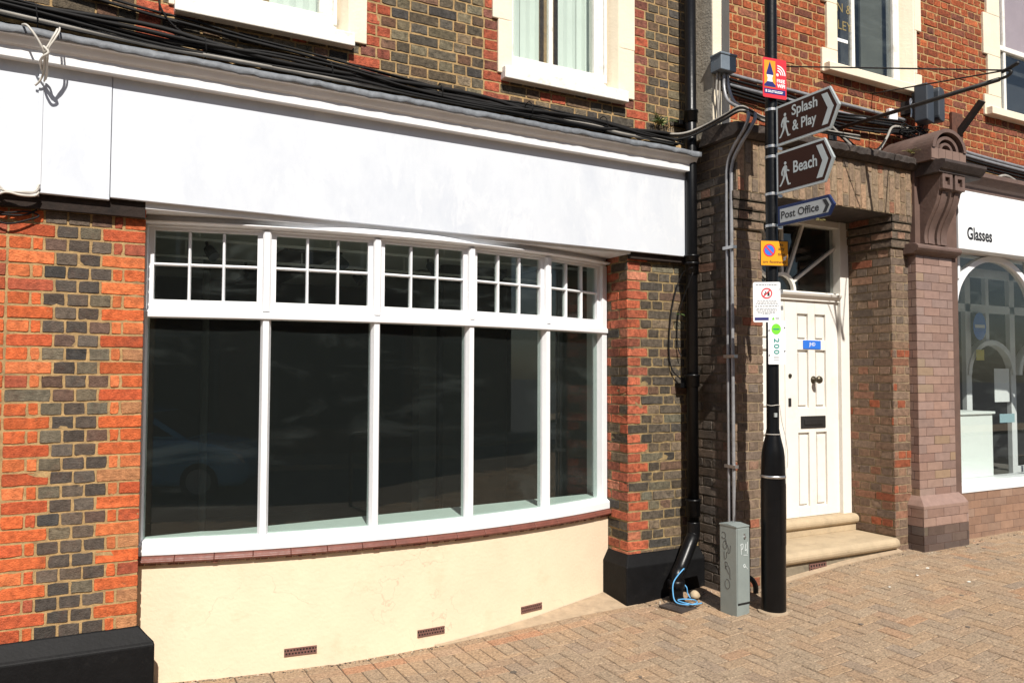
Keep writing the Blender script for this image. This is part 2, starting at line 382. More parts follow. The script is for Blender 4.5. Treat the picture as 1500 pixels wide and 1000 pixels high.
m_door = mat('off_white_door_paint', (0.73, 0.70, 0.645), 0.42, var=0.04, vscale=5, bump=0.12, bscale=30, stain=(0.54, 0.46, 0.34), stain_amt=0.45, stain_scale=4, stain_lo=.56)
m_rot_shade = mat('rot_and_shade_black', (0.016, 0.009, 0.006), 0.95, var=0.5, vscale=14, bump=0.6, bscale=40)
m_iron = mat('black_iron', (0.015, 0.014, 0.013), 0.55, var=0.3, vscale=20, bump=0.2)
m_brass = mat('tarnished_brass', (0.10, 0.085, 0.06), 0.4, metal=0.8, var=0.3, vscale=20)
m_steel = mat('steel_band', (0.5, 0.5, 0.5), 0.35, metal=0.9, var=0.15)
m_signgrey = mat('sign_back_grey', (0.30, 0.33, 0.33), 0.5, var=0.08)
m_sign_wh = mat('sign_white', (0.40, 0.425, 0.43), 0.45, var=0.03)
m_sign_br = mat('sign_brown', (0.042, 0.017, 0.012), 0.6, var=0.06, vscale=4, spec=0.15)
m_sign_pale = mat('sign_pale_grey', (0.46, 0.51, 0.52), 0.45, var=0.03)
m_blue = mat('sign_blue', (0.007, 0.020, 0.085), 0.45, var=0.03, spec=0.3)
m_blue2 = mat('bright_blue', (0.03, 0.16, 0.62), 0.4, var=0.03)
m_red = mat('sign_red', (0.62, 0.03, 0.045), 0.4, var=0.03)
m_orange = mat('sign_orange', (0.72, 0.30, 0.02), 0.4, var=0.03)
m_yellow = mat('sign_amber', (0.78, 0.32, 0.01), 0.4, var=0.05)
m_pure = mat('sign_clean_white', (0.78, 0.79, 0.80), 0.4, var=0.02)
m_ink = mat('black_lettering', (0.012, 0.012, 0.014), 0.5, var=0)
m_inkgrey = mat('grey_print', (0.22, 0.23, 0.24), 0.6, var=0)
m_teal = mat('teal_print', (0.0, 0.22, 0.19), 0.5, var=0)
m_lime = mat('lime_disc', (0.16, 0.58, 0.03), 0.5, var=0)
m_navy = mat('navy_print', (0.015, 0.015, 0.14), 0.5, var=0)
m_gold = mat('gold_leaf', (0.24, 0.18, 0.07), 0.5, var=0.1)
m_cab = mat('grey_green_cabinet_paint', (0.23, 0.265, 0.255), 0.5, metal=0.1, var=0.1, vscale=6, bump=0.06, bscale=40, stain=(0.12, 0.13, 0.12), stain_amt=0.5, stain_scale=6)
m_jbox = mat('grey_box_paint', (0.14, 0.17, 0.20), 0.5, var=0.15)
m_char = mat('charcoal_casing', (0.035, 0.042, 0.052), 0.5, var=0.15)
m_hose = mat('blue_rope', (0.10, 0.34, 0.62), 0.6, var=0.1)
m_leaf = mat('weed_leaf', (0.07, 0.12, 0.025), 0.7, var=0.35, vscale=30)
m_leaf2 = mat('dry_weed_leaf', (0.26, 0.23, 0.08), 0.8, var=0.35, vscale=30)
m_paver = mat('worn_paver', (1, 1, 1), 0.92, attr=True, var=0.55, vscale=75, bump=1.0, bscale=130, spec=0.15, stain=(0.13, 0.092, 0.06), stain_amt=0.75, stain_scale=34, stain_lo=.53, stain2=((.78, .66, .50), .85, 62, .585))
m_joint = mat('joint_sand', (0.085, 0.060, 0.040), 0.95, var=0.3, vscale=40, bump=0.5, bscale=150)
m_conc = mat('buff_concrete', (0.36, 0.27, 0.18), 0.9, var=0.2, vscale=14, bump=0.4, bscale=90)
m_asph = mat('asphalt', (0.085, 0.085, 0.085), 0.9, var=0.25, vscale=30, bump=0.5, bscale=160)
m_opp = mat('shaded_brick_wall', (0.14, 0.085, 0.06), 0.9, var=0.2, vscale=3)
m_rust = mat('rusty_iron', (0.09, 0.035, 0.02), 0.85, var=0.4, vscale=25, bump=0.4)
m_counter = mat('white_laminate', (0.74, 0.78, 0.76), 0.5, var=0.02)
m_carblue = mat('blue_car_paint', (0.14, 0.45, 0.70), 0.25, var=0.03, coat=0.8)
m_tyre = mat('tyre_rubber', (0.012, 0.012, 0.012), 0.8, var=0.2)
m_alloy = mat('alloy_rim', (0.4, 0.4, 0.42), 0.35, metal=0.8, var=0.1)
m_lamp = mat('headlamp_lens', (0.6, 0.62, 0.64), 0.15, var=0.05)
m_litter = mat('white_litter', (0.7, 0.68, 0.62), 0.8, var=0.1)

# ------------------------------------------------------------------ ground
ZX = [(-6, -.30), (-2, -.24), (.4, -.215), (1.4, -.213), (2.2, -.205), (2.9, -.178), (3.7, -.138), (4.2, -.112), (4.45, -.088), (5, -.025), (5.6, .03), (6.3, .06), (8.3, .072), (14, .14)]
def gz(x, y):
    z = ZX[-1][1]
    for (a, za), (b, zb) in zip(ZX, ZX[1:]):
        if x <= b:
            t = max(0, (x-a)/(b-a)); z = za+(zb-za)*t; break
    d = ((x-3.72)/.33)**2 + ((y+.05)/.35)**2
    z -= .018*math.exp(-d)
    if y < -2.0: z -= 0.012*(-2.0-y)
    return z

def build_pavement():
    mb = MB(); rnd = random.Random(3)
    X0, X1, Y0, Y1 = -5.0, 12.0, -6.6, 0.6
    nx, ny = 120, 50
    vs = []; fs = []
    for j in range(ny+1):
        for i in range(nx+1):
            x = X0+(X1-X0)*i/nx; y = Y0+(Y1-Y0)*j/ny; vs.append((x, y, gz(x, y)-.005))
    for j in range(ny):
        for i in range(nx):
            a = j*(nx+1)+i; fs.append((a, a+1, a+nx+2, a+nx+1))
    mb.add(vs, fs, 1)
    pal = [(5, (.335, .240, .158)), (3, (.32, .228, .152)), (2, (.35, .25, .165)), (.5, (.345, .222, .14)), (.7, (.295, .215, .15))]
    def paver(x0, x1, y0, y1, pal=pal):
        g = .0026; x0 += g*rnd.uniform(.5, 1.5); x1 -= g*rnd.uniform(.5, 1.5); y0 += g*rnd.uniform(.5, 1.5); y1 -= g*rnd.uniform(.5, 1.5)
        c = pick(pal, rnd, .04); e = .0035; dz = rnd.uniform(-.0014, .0014); tx = rnd.uniform(-.001, .001); ty = rnd.uniform(-.001, .001)
        o = [(x0, y0), (x1, y0), (x1, y1), (x0, y1)]; cx, cy = (x0+x1)/2, (y0+y1)/2
        vs = [(x, y, gz(x, y)-.0065) for x, y in o]
        for x, y in o:
            xx = x+(e if x < cx else -e); yy = y+(e if y < cy else -e)
            vs.append((xx, yy, gz(xx, yy)+dz+(tx if x < cx else -tx)+(ty if y < cy else -ty)))
        mb.add(vs, [(4, 5, 6, 7), (0, 1, 5, 4), (1, 2, 6, 5), (2, 3, 7, 6), (3, 0, 4, 7)], 0, c)
    L, Wd = .2, .1
    # rows along the shop front: a stretcher row then a header row, the field beyond in herringbone
    def edge(x):   # y of the building line
        return -.16 if x < 4.4 else -.56
    x = -2.0
    while x < 4.4:
        paver(x, x+L, -.26, -.16, [(1, (.38, .25, .16)), (1, (.33, .23, .155)), (.7, (.37, .21, .13))]); paver(x, x+Wd, -.46, -.26); paver(x+Wd, x+L, -.46, -.26); x += L
    x = -2.0
    while x < 4.4:
        paver(x, x+L, -.16, -.06)
        for k in range(6): paver(x, x+L, -.06+k*.1, .04+k*.1)
        x += L
    x = 4.4
    while x < 11.6:
        paver(x, x+L, -.66, -.56); paver(x, x+L, -.56, -.46); paver(x, x+L, -.46, -.36); x += L
    # herringbone tiling at right angles to the wall
    def inside(x0, x1, y0, y1):
        cx = (x0+x1)/2; top = -.46 if cx < 4.4 else -.66
        return x0 >= -3.4 and x1 <= 11.4 and y0 >= -5.2 and y0 < top
    for s in range(-140, 240):
        for t in range(-140, 140):
            # 2x1 herringbone lattice: vectors (1,1) and (2,-2) half units
            bx = s*Wd + 2*t*Wd; by = s*Wd - 2*t*Wd
            by -= 4.0
            top = -.46 if bx+.05 < 4.4 else -.66
            for (x0, x1, y0, y1) in ((bx, bx+L, by, by+Wd), (bx, bx+Wd, by+Wd, by+Wd+L)):
                tp = -.46 if (x0+x1)/2 < 4.4 else -.66
                if x0 < -3.4 or x1 > 11.6 or y0 < -5.2 or y0 > tp-.03: continue
                y1c = min(y1, tp)
                paver(x0, x1, y0, y1c)
    o = mb.build('pavement', [m_paver, m_joint], colors=True); struct(o)
    g = MB(); g.box(-300, 300, -300, 300, -1.2, -.75); struct(g.build('ground', m_asph))
    r = MB(); r.box(-60, 60, -12.0, -6.75, -.74, -.42); struct(r.build('road', m_asph))
    k = MB(); k.box(-60, 60, -6.75, -6.6, -.74, -.30); struct(k.build('kerb', m_conc, bevel=.015))
    p2 = MB(); p2.box(-60, 60, -14.4, -12.0, -.74, -.31); struct(p2.build('far_pavement', m_conc))
build_pavement()

# ------------------------------------------------------------------ bow geometry
BA = Vector((.272, .165)); BB = Vector((3.69, .275)); BS = .275
_c = (BB-BA).length; _R = (_c*_c/4+BS*BS)/(2*BS); _h = math.asin(_c/2/_R)
_T = (BB-BA)/_c; _N = Vector((_T.y, -_T.x)); _O = (BA+BB)/2 - _N*(_R-BS)
def bow(t, o=0.0):
    a = -_h+2*_h*t; d = _T*math.sin(a)+_N*math.cos(a)
    return _O + d*(_R+o)
def bow_sweep(mb, prof, t0=0.0, t1=1.0, n=48, mi=0, caps=True):
    m = len(prof); vs = []
    for i in range(n+1):
        t = t0+(t1-t0)*i/n
        for o, z in prof:
            p = bow(t, o); vs.append((p.x, p.y, z))
    fs = []
    for i in range(n):
        for k in range(m):
            k2 = (k+1) % m; fs.append((i*m+k, i*m+k2, (i+1)*m+k2, (i+1)*m+k))
    if caps: fs += [tuple(range(m-1, -1, -1)), tuple(range(n*m, (n+1)*m))]
    return mb.add(vs, fs, mi)
def light_T(i):
    p = bow(i/5); q = bow((i+1)/5); d = (q-p); L = d.length; d /= L
    # local x along the chord, local y into the building
    return Matrix(((d.x, -d.y, 0, p.x), (d.y, d.x, 0, p.y), (0, 0, 1, 0), (0, 0, 0, 1))), L
def post_T(t):
    p = bow(t); a = -_h+2*_h*t; tan = _T*math.cos(a)-_N*math.sin(a)
    return Matrix(((tan.x, -tan.y, 0, p.x), (tan.y, tan.x, 0, p.y), (0, 0, 1, 0), (0, 0, 0, 1)))

# ------------------------------------------------------------------ building with the empty shop
def build_shop():
    b = thing('shop_building', 'old brick building with an empty white bow-windowed shopfront', 'building', (1.9, 0.3, -.2))
    red = [(5, (.47, .105, .034)), (2.2, (.40, .082, .032)), (1.8, (.50, .14, .05)), (.8, (.30, .075, .04)), (.3, (.36, .17, .08))]
    dark = [(4, (.070, .056, .046)), (2.4, (.10, .079, .062)), (1.6, (.135, .112, .078)), (1.6, (.105, .066, .05)), (.8, (.052, .046, .041))]
    # --- left pier, red dressings round a dark panel
    XR = .262
    def rowL(k, a0, a1):
        seq = [(SL, 'r'), (HL, 'd'), (HL, 'd'), (SL, 'r')] if k % 2 else [(HL, 'r'), (.056, 'r'), (HL, 'd'), (HL, 'd'), (HL, 'd'), (.056, 'r'), (HL, 'r')]
        out = []; u = XR; i = 0
        while u > a0:
            l, t = seq[i] if i < len(seq) else ((SL, 'r') if k % 2 else (HL, 'r'))
            u -= l; out.append((u, l, t)); i += 1
        return out
    def colL(k, u, z, t, rnd):
        if t == 'd' and rnd.random() < .95 or (t == 'r' and rnd.random() < .015): return pick(dark, rnd)
        return pick(red, rnd, .16)
    mb = MB(); brickwork(mb, (0, 0, 0), (1, 0, 0), (0, 0, 1), [(-1.7, XR, -.2, 2.62)], rowL, colL, b0=.010, flush=(0, 1), wear=1.2)
    mb.box(-1.7, XR-.008, .008, .30, -.4, 2.62, 1)
    pier = mb.build('brick_pier', [m_brick_l, m_mortar_y], b, colors=True)
    pl = MB(); pl.prism([(.02, -.5), (-.075, -.5), (-.075, .075), (-.06, .09), (-.002, .170), (.02, .170)], 'x', -1.7, .352)
    # bevelled return at the right end of the plinth
    for i, v in enumerate(pl.v):
        if v[0] > .3 and v[2] > .1: pl.v[i] = (.27, v[1], v[2])
    pl.build('plinth', m_plinth, pier, bevel=.008)
    # --- right pier
    X0 = 3.70
    mix = [(3, (.074, .060, .045)), (2.5, (.10, .078, .056)), (1.6, (.12, .088, .058)), (1.2, (.056, .049, .041)), (.6, (.13, .08, .055)), (1, (.11, .098, .068))]
    redw = [(3, (.38, .10, .05)), (2, (.32, .085, .045)), (1, (.22, .07, .042)), (1, (.40, .15, .085))]
    def rowR(k, a0, a1):
        out = []; u = X0
        l = SL*.9 if k % 2 else HL*1.15
        out.append((u, l, 'r')); u += l
        i = k
        while u < a1:
            l = SL if (i % 3 == 0) else HL
            out.append((u, l, 'd')); u += l; i += 1
        return out
    def colR(k, u, z, t, rnd): return pick(redw, rnd, .2) if t == 'r' and rnd.random() < .92 else pick(mix, rnd, .25)
    mb = MB(); brickwork(mb, (0, 0, 0), (1, 0, 0), (0, 0, 1), [(X0, 4.41, .12, 2.70)], rowR, colR, b0=.010, flush=(1, 0), wear=1.35)
    def rowRet(k, a0, a1):
        return [(-HL, HL, 'r'), (-HL-SL, SL, 'r')] if k % 2 else [(-SL, SL, 'r'), (-SL-HL, HL, 'r')]
    def colRet(k, u, z, t, rnd):
        return pick(redw, rnd, .25) if rnd.random() < .62 else pick(mix, rnd, .3)
    brickwork(mb, (X0, 0, 0), (0, -1, 0), (0, 0, 1), [(-.34, 0, .12, 2.70)], rowRet, colRet, b0=.010, flush=(0, 1), wear=1.35)
    mb.box(X0+.009, 4.41, .009, .40, -.4, 2.70, 1)
    pier2 = mb.build('brick_pier', [m_brick, m_mortar_s], b, colors=True)
    pl = MB()
    # plinth with splayed top, returning along the bow side
    a = [(3.63, .36), (3.63, -.075), (4.41, -.075), (4.41, .36)]; t = [(3.695, .36), (3.695, -.004), (4.41, -.004), (4.41, .36)]
    vs = [(x, y, -.5) for x, y in a] + [(x, y, .135) for x, y in a] + [(x, y, .215) for x, y in t]
    fs = [(0, 1, 5, 4), (1, 2, 6, 5), (2, 3, 7, 6), (3, 0, 4, 7), (4, 5, 9, 8), (5, 6, 10, 9), (6, 7, 11, 10), (7, 4, 8, 11), (8, 9, 10, 11)]
    pl.add(vs, fs); pl.build('plinth', m_plinth, pier2, bevel=.010)
    # --- upper wall
    upp = [(3, (.095, .076, .052)), (2.5, (.078, .064, .048)), (2, (.125, .082, .052)), (1.6, (.14, .115, .072)), (.8, (.15, .08, .05)), (1, (.062, .055, .049)), (.6, (.19, .145, .095))]
    redu = [(3, (.33, .078, .04)), (2, (.24, .068, .042)), (1, (.18, .07, .05))]
    def colU(k, u, z, t, rnd):
        for e, s_ in ((1.57, 1), (2.50, -1), (3.77, 1), (.31, -1)):
            d = (u-e)*s_
            if z > 3.6 and -.1 < d < (.13 if k % 2 else .07): return pick(redu, rnd, .22)
        if z < 3.80 and (.2 < u < 1.7 or 2.4 < u < 3.9) and rnd.random() < .12: return pick(redu, rnd, .22)
        return pick(upp, rnd, .28)
    W1 = (.31, 1.57); W2 = (2.50, 3.77)
    zc = .020+.0754*50; rects = [(-1.7, 4.41, 3.30, zc), (-1.7, W1[0]+.06, zc, 5.4), (W1[1]-.06, W2[0]+.06, zc, 5.4), (W2[1]-.06, 4.41, zc, 5.4)]
    def flem_s(k, a0, a1):   # mostly headers, as on the photographed wall
        out = []; u = math.floor((a0-1)/.5625)*.5625 + (.05 if k % 2 else .19)
        while u < a1:
            out += [(u, HL*1.15, 'H'), (u+HL*1.15, SL*.98, 'S'), (u+.3499, HL, 'H'), (u+.4624, .1001, 'H')]; u += .5625
        return out
    mb = MB(); brickwork(mb, (0, 0, 0), (1, 0, 0), (0, 0, 1), rects, flem_s, colU, b0=.020, wear=1.1)
    mb.box(-1.7, 4.40, .30, .45, 3.25, 5.4, 1)
    mb.build('upper_wall', [m_brick, m_mortar_y], b, colors=True)
    # --- sash windows of the upper floor
    def sash(x0, x1, first):
        w = MB()
        gx0, gx1 = (x0+.22, x1-.33) if not first else (x0+.2, x1-.30)
        zb = 3.905
        w.box(gx0-.07, gx0, .075, .15, zb, 5.4); w.box(gx1, gx1+.09, .075, .15, zb, 5.4)
        w.box(gx1+.09, gx1+.115, .06, .15, zb, 5.4)
        w.box(gx0-.07, gx1+.115, .07, .15, 3.84, zb+.065)
        xm = gx0+(gx1-gx0)*.46
        w.box(xm-.018, xm+.018, .085, .125, zb+.065, 5.4)
        fr = w.build('sash_window', m_white_grub, b, bevel=.006)
        g = MB(); g.box(gx0, gx1, .104, .108, zb+.06, 5.4); g.build('pane', m_glass_sash, fr)
        s = MB()
        s.prism([(.16, 3.84), (-.065, 3.825), (-.072, 3.815), (-.072, 3.735), (.0, 3.735), (.16, 3.735)], 'x', x0+.075, x1-.10)
        s.build('window_sill', m_white_grub, fr, bevel=.006)
        ql = MB(); qr = MB(); q = ql   # cream surround with toothed blocks and splayed reveal
        def blk(xa, xb, za, zb2): q.box(xa, xb, -.018, .01, za, zb2)
        zs = [3.786, 4.18, 4.62, 5.06, 5.4]
        for i in range(4):
            off = .0 if i % 2 else .055
            if i == 0: blk(x0+.045+0, gx0-.062, zs[i], zs[i+1]); q = qr; blk(gx1+.17, x1-.005, zs[i], zs[i+1]); q = ql
            else: blk(x0+off, gx0-.062, zs[i], zs[i+1]); q = qr; blk(gx1+.17, x1-off, zs[i], zs[i+1]); q = ql
        qr.prism([(gx1+.115, .13), (gx1+.170, -.016), (gx1+.20, -.016), (gx1+.20, .13)], 'z', 3.79, 5.4)
        ql.box(gx0-.09, gx0-.061, -.016, .13, 3.79, 5.4)
        ql.build('surround', m_cream2, fr, bevel=.006); qr.build('surround', m_cream2, fr, bevel=.006)
        d = MB(); rnd = random.Random(5)
        x = gx0-.05; k = 0
        gap0, gap1 = xm+.0, xm+.085
        while x < gx1+.02:
            wd = .088
            if not (x+wd > gap0 and x < gap1):
                y = .20+.006*(k % 2)
                d.prism([(x, y), (x+wd*.5, y-.010), (x+wd, y+.004), (x+wd*.5, y-.004)], 'z', 3.93, 5.4)
            x += wd*.97; k += 1
        d.build('blind', m_blind, fr)
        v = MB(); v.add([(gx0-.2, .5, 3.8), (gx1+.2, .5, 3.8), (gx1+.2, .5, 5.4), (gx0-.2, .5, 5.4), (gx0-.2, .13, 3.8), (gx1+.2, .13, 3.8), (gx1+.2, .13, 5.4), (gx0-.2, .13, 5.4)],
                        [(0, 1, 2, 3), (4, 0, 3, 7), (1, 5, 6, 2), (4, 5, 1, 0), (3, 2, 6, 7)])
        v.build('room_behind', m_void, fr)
    sash(W1[0], W1[1], True); sash(W2[0], W2[1], False)
    # --- fascia
    f = MB()
    f.box(.072, 4.262, -.078, -.045, 2.560, 3.25); f.box(-.268, .069, -.081, -.045, 2.545, 3.25); f.box(-1.7, -.271, -.078, -.045, 2.53, 3.25)
    f.box(-.285, -.262, -.088, -.081, 2.56, 3.24)
    f.box(-1.7, 4.255, -.0449, -.002, 2.585, 3.24)
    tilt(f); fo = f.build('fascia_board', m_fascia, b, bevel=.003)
    # cornice
    prof = [(-.002, 3.243), (-.140, 3.243), (-.140, 3.300), (-.147, 3.306)]
    for i in range(9):
        t = i/8; prof.append((-.150-.036*t, 3.310+.040*(t*t*(3-2*t))))
    prof += [(-.190, 3.352), (-.190, 3.372), (-.002, 3.40)]
    c = MB(); c.prism(prof, 'x', -1.7, 4.275); tilt(c); c.build('cornice', m_cornice, fo, bevel=.003)
    # lead flashing, dressed unevenly over the cornice
    l = MB(); rnd = random.Random(9); n = 150; vs = []
    ev = [0.0]*(n+1)
    for i in range(n+1): ev[i] = .003*math.sin(i*.37)+.002*math.sin(i*1.3+1)+rnd.uniform(-.004, .004)
    for i in range(n+1):
        x = -1.7+(4.287+1.7)*i/n; e = ev[i]
        for (y, z) in ((-.202-e*.3, 3.350+e), (-.209-e*.6, 3.358+e), (-.207, 3.390+e*.3), (-.165, 3.408+e*.5), (-.10, 3.430+rnd.uniform(-.003, .003)), (-.004, 3.465)):
            vs.append((x, y+rnd.uniform(-.001, .001), z))
    fs = []
    for i in range(n):
        for k in range(5): a = i*6+k; fs.append((a, a+6, a+7, a+1))
    l.add(vs, fs); tilt(l); lo = l.build('lead_flashing', m_lead, fo, smooth=True)
    sm = lo.modifiers.new('thick', 'SOLIDIFY'); sm.thickness = .004
    # soffit
    s = MB(); s.add([(x, y, z) for z in (2.549, 2.590) for x, y in ((.255, -.044), (3.70, -.044), (3.70, .5), (.255, .5))], [(3, 2, 1, 0), (4, 5, 6, 7), (0, 1, 5, 4), (1, 2, 6, 5), (2, 3, 7, 6), (3, 0, 4, 7)])
    s.build('soffit', m_cornice, fo)
    for xa, xb, za in ((-1.7, .255, 2.495), (3.702, 4.25, 2.515)):
        s = MB(); s.box(xa, xb, -.044, -.007, za, 2.60); s.build('under_fascia_band', m_rot_shade, fo)  # near-black band: rot, with the fascia's cast shade in its colour
    # --- stall riser under the bow
    r = MB(); bow_sweep(r, [(-.20, -.5), (.015, -.5), (.015, .492), (-.20, .492)], -.004, 1.0)
    ro = r.build('stall_riser', m_cream, b)
    t = MB(); rnd = random.Random(4); nt_ = 16
    for i in range(nt_):
        t0 = -.004+1.008*i/nt_; t1 = -.004+1.008*(i+1)/nt_-.0006; d = rnd.uniform(-.001, .001)
        bow_sweep(t, [(-.06, .490+d), (.046, .490+d), (.056, .494+d), (.058, .503+d), (.050, .511+d), (.047, .519+d), (.036, .529), (-.06, .529)], t0, t1, 4)
    t.build('tiled_sill', m_tile_sill, ro, bevel=.003)
    # ragged drip of mortar under the tiles
    t = MB()
    x = 0.0
    while x < 1.0:
        dt = rnd.uniform(.006, .014); bow_sweep(t, [(.0, .470+rnd.uniform(0, .008)), (.020+rnd.uniform(-.003, .022), .477), (.042, .4895), (.0, .4895)], x, min(1, x+dt*.8), 1); x += dt
    t.build('mortar_bed', m_tile_sill, ro)
    for (xa, xb, z0, z1, tt) in ((1.085, 1.283, -.128, -.082, None), (1.95, 2.12, -.128, -.082, None), (2.77, 2.95, -.108, -.062, None)):
        tm = min((i/400 for i in range(401)), key=lambda q: abs(bow(q, .015).x-(xa+xb)/2)); T = post_T(tm)
        a = MB(); L = .098
        a.box(-L, L, -.022, .0, z0, z0+.007, 0, T); a.box(-L, L, -.022, .0, z1-.007, z1, 0, T)
        a.box(-L, L, -.022, .0, z0+.0195, z0+.0265, 0, T)
        for i in range(11):
            x = -L+(2*L-.008)*i/10; off = .0
            a.box(x, x+.008, -.0215, .0, z0+.007, z0+.0195, 0, T)
            x2 = x+(2*L-.008)/20
            if i < 10: a.box(x2, x2+.008, -.0215, .0, z0+.0265, z1-.007, 0, T)
        a.box(-L, L, -.0165, -.0155, z0, z1, 1, T)
        a.build('air_brick', [m_airbrick, m_void], ro)
    # concrete skirting infill by the right end of the bow
    q = MB(); pts = []
    n = 14
    top = [bow(.52+.47*i/n, .02) for i in range(n+1)]
    bot = []
    for i in range(n+1):
        u = i/n; bot.append(Vector((top[i].x+.02*u, -.085-.02*(1-u)*0 - .0*u)))
    vs = []
    for i in range(n+1):
        u = i/n
        vs.append((top[i].x, top[i].y, gz(top[i].x, -.1)+.012+.028*u)); vs.append((bot[i].x+.05*u, min(bot[i].y, top[i].y-.002), gz(bot[i].x, bot[i].y)+.006))
        vs.append((bot[i].x+.05*u, min(bot[i].y, top[i].y-.002), gz(bot[i].x, bot[i].y)-.05))
    fs = []
    for i in range(n):
        a = i*3; fs += [(a+1, a+4, a+3, a), (a+2, a+5, a+4, a+1)]
    q.add(vs, fs); q.build('concrete_skirting', m_conc, ro)
    # --- bow window
    w = MB()
    bow_sweep(w, [(-.09, 2.485), (.0, 2.485), (.0, 2.549), (-.09, 2.549)])               # head
    bow_sweep(w, [(.001, 2.497), (.030, 2.499), (.043, 2.506), (.045, 2.514), (.001, 2.518)])   # head moulding
    for t in (0.0, 1.0):
        T = post_T(t); x0, x1 = ((-.03, .012) if t == 0 else (-.058, .004))
        w.box(x0, x1, -.006, .09, .54, 2.486, 0, T)
    win = w.build('bow_window', m_white, b, bevel=.004)
    s = MB(); bow_sweep(s, [(-.10, .530), (.030, .530), (.034, .536), (.034, .588), (.026, .596), (-.005, .616), (-.10, .616)]); s.build('window_sill', m_white, win, bevel=.003)
    s = MB(); bow_sweep(s, [(-.09, 1.937), (.016, 1.937), (.020, 1.941), (.020, 1.972), (.012, 1.978), (.0, 1.986), (-.09, 1.986)]); s.build('transom', m_white, win, bevel=.003)
    for i in range(1, 5):
        T = post_T(i/5); s = MB()
        s.prism([(-.031, .085), (-.031, .03), (-.017, -.006), (.017, -.006), (.031, .03), (.031, .085)], 'z', .59, 1.9375, 0, T)
        s.prism([(-.026, .085), (-.026, -.002), (-.016, -.016), (.016, -.016), (.026, -.002), (.026, .085)], 'z', 1.9845, 2.486, 0, T)
        s.build('mullion', m_white, win, bevel=.003)
    for i in range(5):
        T, L = light_T(i); c = MB(); a = .027; e = L-.027
        if i == 0: a = .014
        if i == 4: e = L-.060
        y0, y1 = .018, .062
        z0, z1 = 1.987, 2.4845
        st = .031
        c.box(a, a+st, y0, y1, z0, z1, 0, T); c.box(e-st, e, y0, y1, z0, z1, 0, T)
        c.box(a+st, e-st, y0, y1, z0, z0+.060, 0, T); c.box(a+st, e-st, y0, y1, z1-.018, z1, 0, T)
        ga, ge = a+st, e-st; wd = (ge-ga)/3; zm = 2.262
        for k in (1, 2):
            x = ga+wd*k; c.prism([(x-.009, y1), (x-.009, y0+.016), (x-.004, y0+.004), (x+.004, y0+.004), (x+.009, y0+.016), (x+.009, y1)], 'z', z0+.062, z1-.022, 0, T)
        for k in range(3):
            xa = ga+wd*k+(.009 if k else 0); xb = ga+wd*(k+1)-(.009 if k < 2 else 0)
            c.prism([(y1-.001, zm-.009), (y0+.016, zm-.009), (y0+.005, zm-.004), (y0+.005, zm+.004), (y0+.016, zm+.009), (y1-.001, zm+.009)], 'x', xa, xb, 0, T)
        c.build('casement_frame', m_white, win, bevel=.002)
        g = MB(); g.box(ga-.005, ge+.005, y0+.026, y0+.030, z0+.055, z1-.018, 0, T); g.build('pane', m_glass_up, win)
        g = MB(); la = .030; lb = L-.030
        if i == 0: la = .010
        if i == 4: lb = L-.058
        g.box(la, lb,   .045, .049, .61, 1.942, 0, T); g.build('pane', m_glass, win)
    # --- the empty room
    I = MB()
    XA, XB, YB, ZF, ZC = .10, 4.33, 5.2, -.15, 2.76
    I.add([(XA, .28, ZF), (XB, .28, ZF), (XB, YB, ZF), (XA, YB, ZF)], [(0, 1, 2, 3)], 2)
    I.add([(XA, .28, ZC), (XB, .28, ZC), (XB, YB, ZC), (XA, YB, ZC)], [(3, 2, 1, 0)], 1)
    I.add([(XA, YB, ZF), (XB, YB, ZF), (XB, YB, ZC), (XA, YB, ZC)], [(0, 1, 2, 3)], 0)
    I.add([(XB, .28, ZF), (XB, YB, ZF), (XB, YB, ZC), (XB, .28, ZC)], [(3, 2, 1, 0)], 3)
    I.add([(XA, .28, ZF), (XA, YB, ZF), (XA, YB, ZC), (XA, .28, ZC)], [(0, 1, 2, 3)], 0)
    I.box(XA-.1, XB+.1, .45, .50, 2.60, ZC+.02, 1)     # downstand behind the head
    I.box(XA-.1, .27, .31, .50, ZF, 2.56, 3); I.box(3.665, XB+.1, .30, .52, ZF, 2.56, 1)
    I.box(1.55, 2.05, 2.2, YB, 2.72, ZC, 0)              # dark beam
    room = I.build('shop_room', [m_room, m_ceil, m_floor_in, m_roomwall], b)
    bd = MB(); n = 30; vs = []
    for i in range(n+1):
        p = bow(i/n, -.06); yb = .20+.27*i/n + (.06 if i < 4 else .02)
        for z in (.588, .619): vs += [(p.x, p.y, z), (p.x, max(yb, p.y+.02), z)]
    fs = []
    for i in range(n): a = i*4; fs += [(a+2, a+6, a+7, a+3), (a+1, a+3, a+7, a+5), (a, a+1, a+5, a+4), (a, a+4, a+6, a+2)]
    bd.add(vs, fs); bd.build('inner_sill', m_board, room)
    bw = MB(); bow_sweep(bw, [(-.215, ZF), (-.205, ZF), (-.205, .58), (-.215, .58)], 0, 1, 24); bw.build('inner_dado', m_roomwall, room)
    for (x, y, r_) in ((.98, 3.2, .034), (3.28, 3.2, .10)):
        c = MB()
        if r_ < .05: c.lathe([(r_, ZF), (r_, ZC)], x, y, 14)
        else: c.box(x-r_, x+r_, y-r_, y+r_, ZF, 2.56+.4)
        c.build('column', m_roomwall, room)
    c = MB(); c.box(3.25, 4.0, 2.6, 2.7, ZF, ZC); c.build('partition', m_room, room)
    for y in (1.3, 2.3): 
        c = MB(); c.box(.3, 4.2, y, y+.03, 2.60, 2.62)
        for x in (.7, 1.7, 2.7, 3.7): c.tube([(x, y+.015, 2.62), (x, y+.015, ZC)], .006, 5)
        c.build('ceiling_track', m_white, room)
    rnd = random.Random(8)
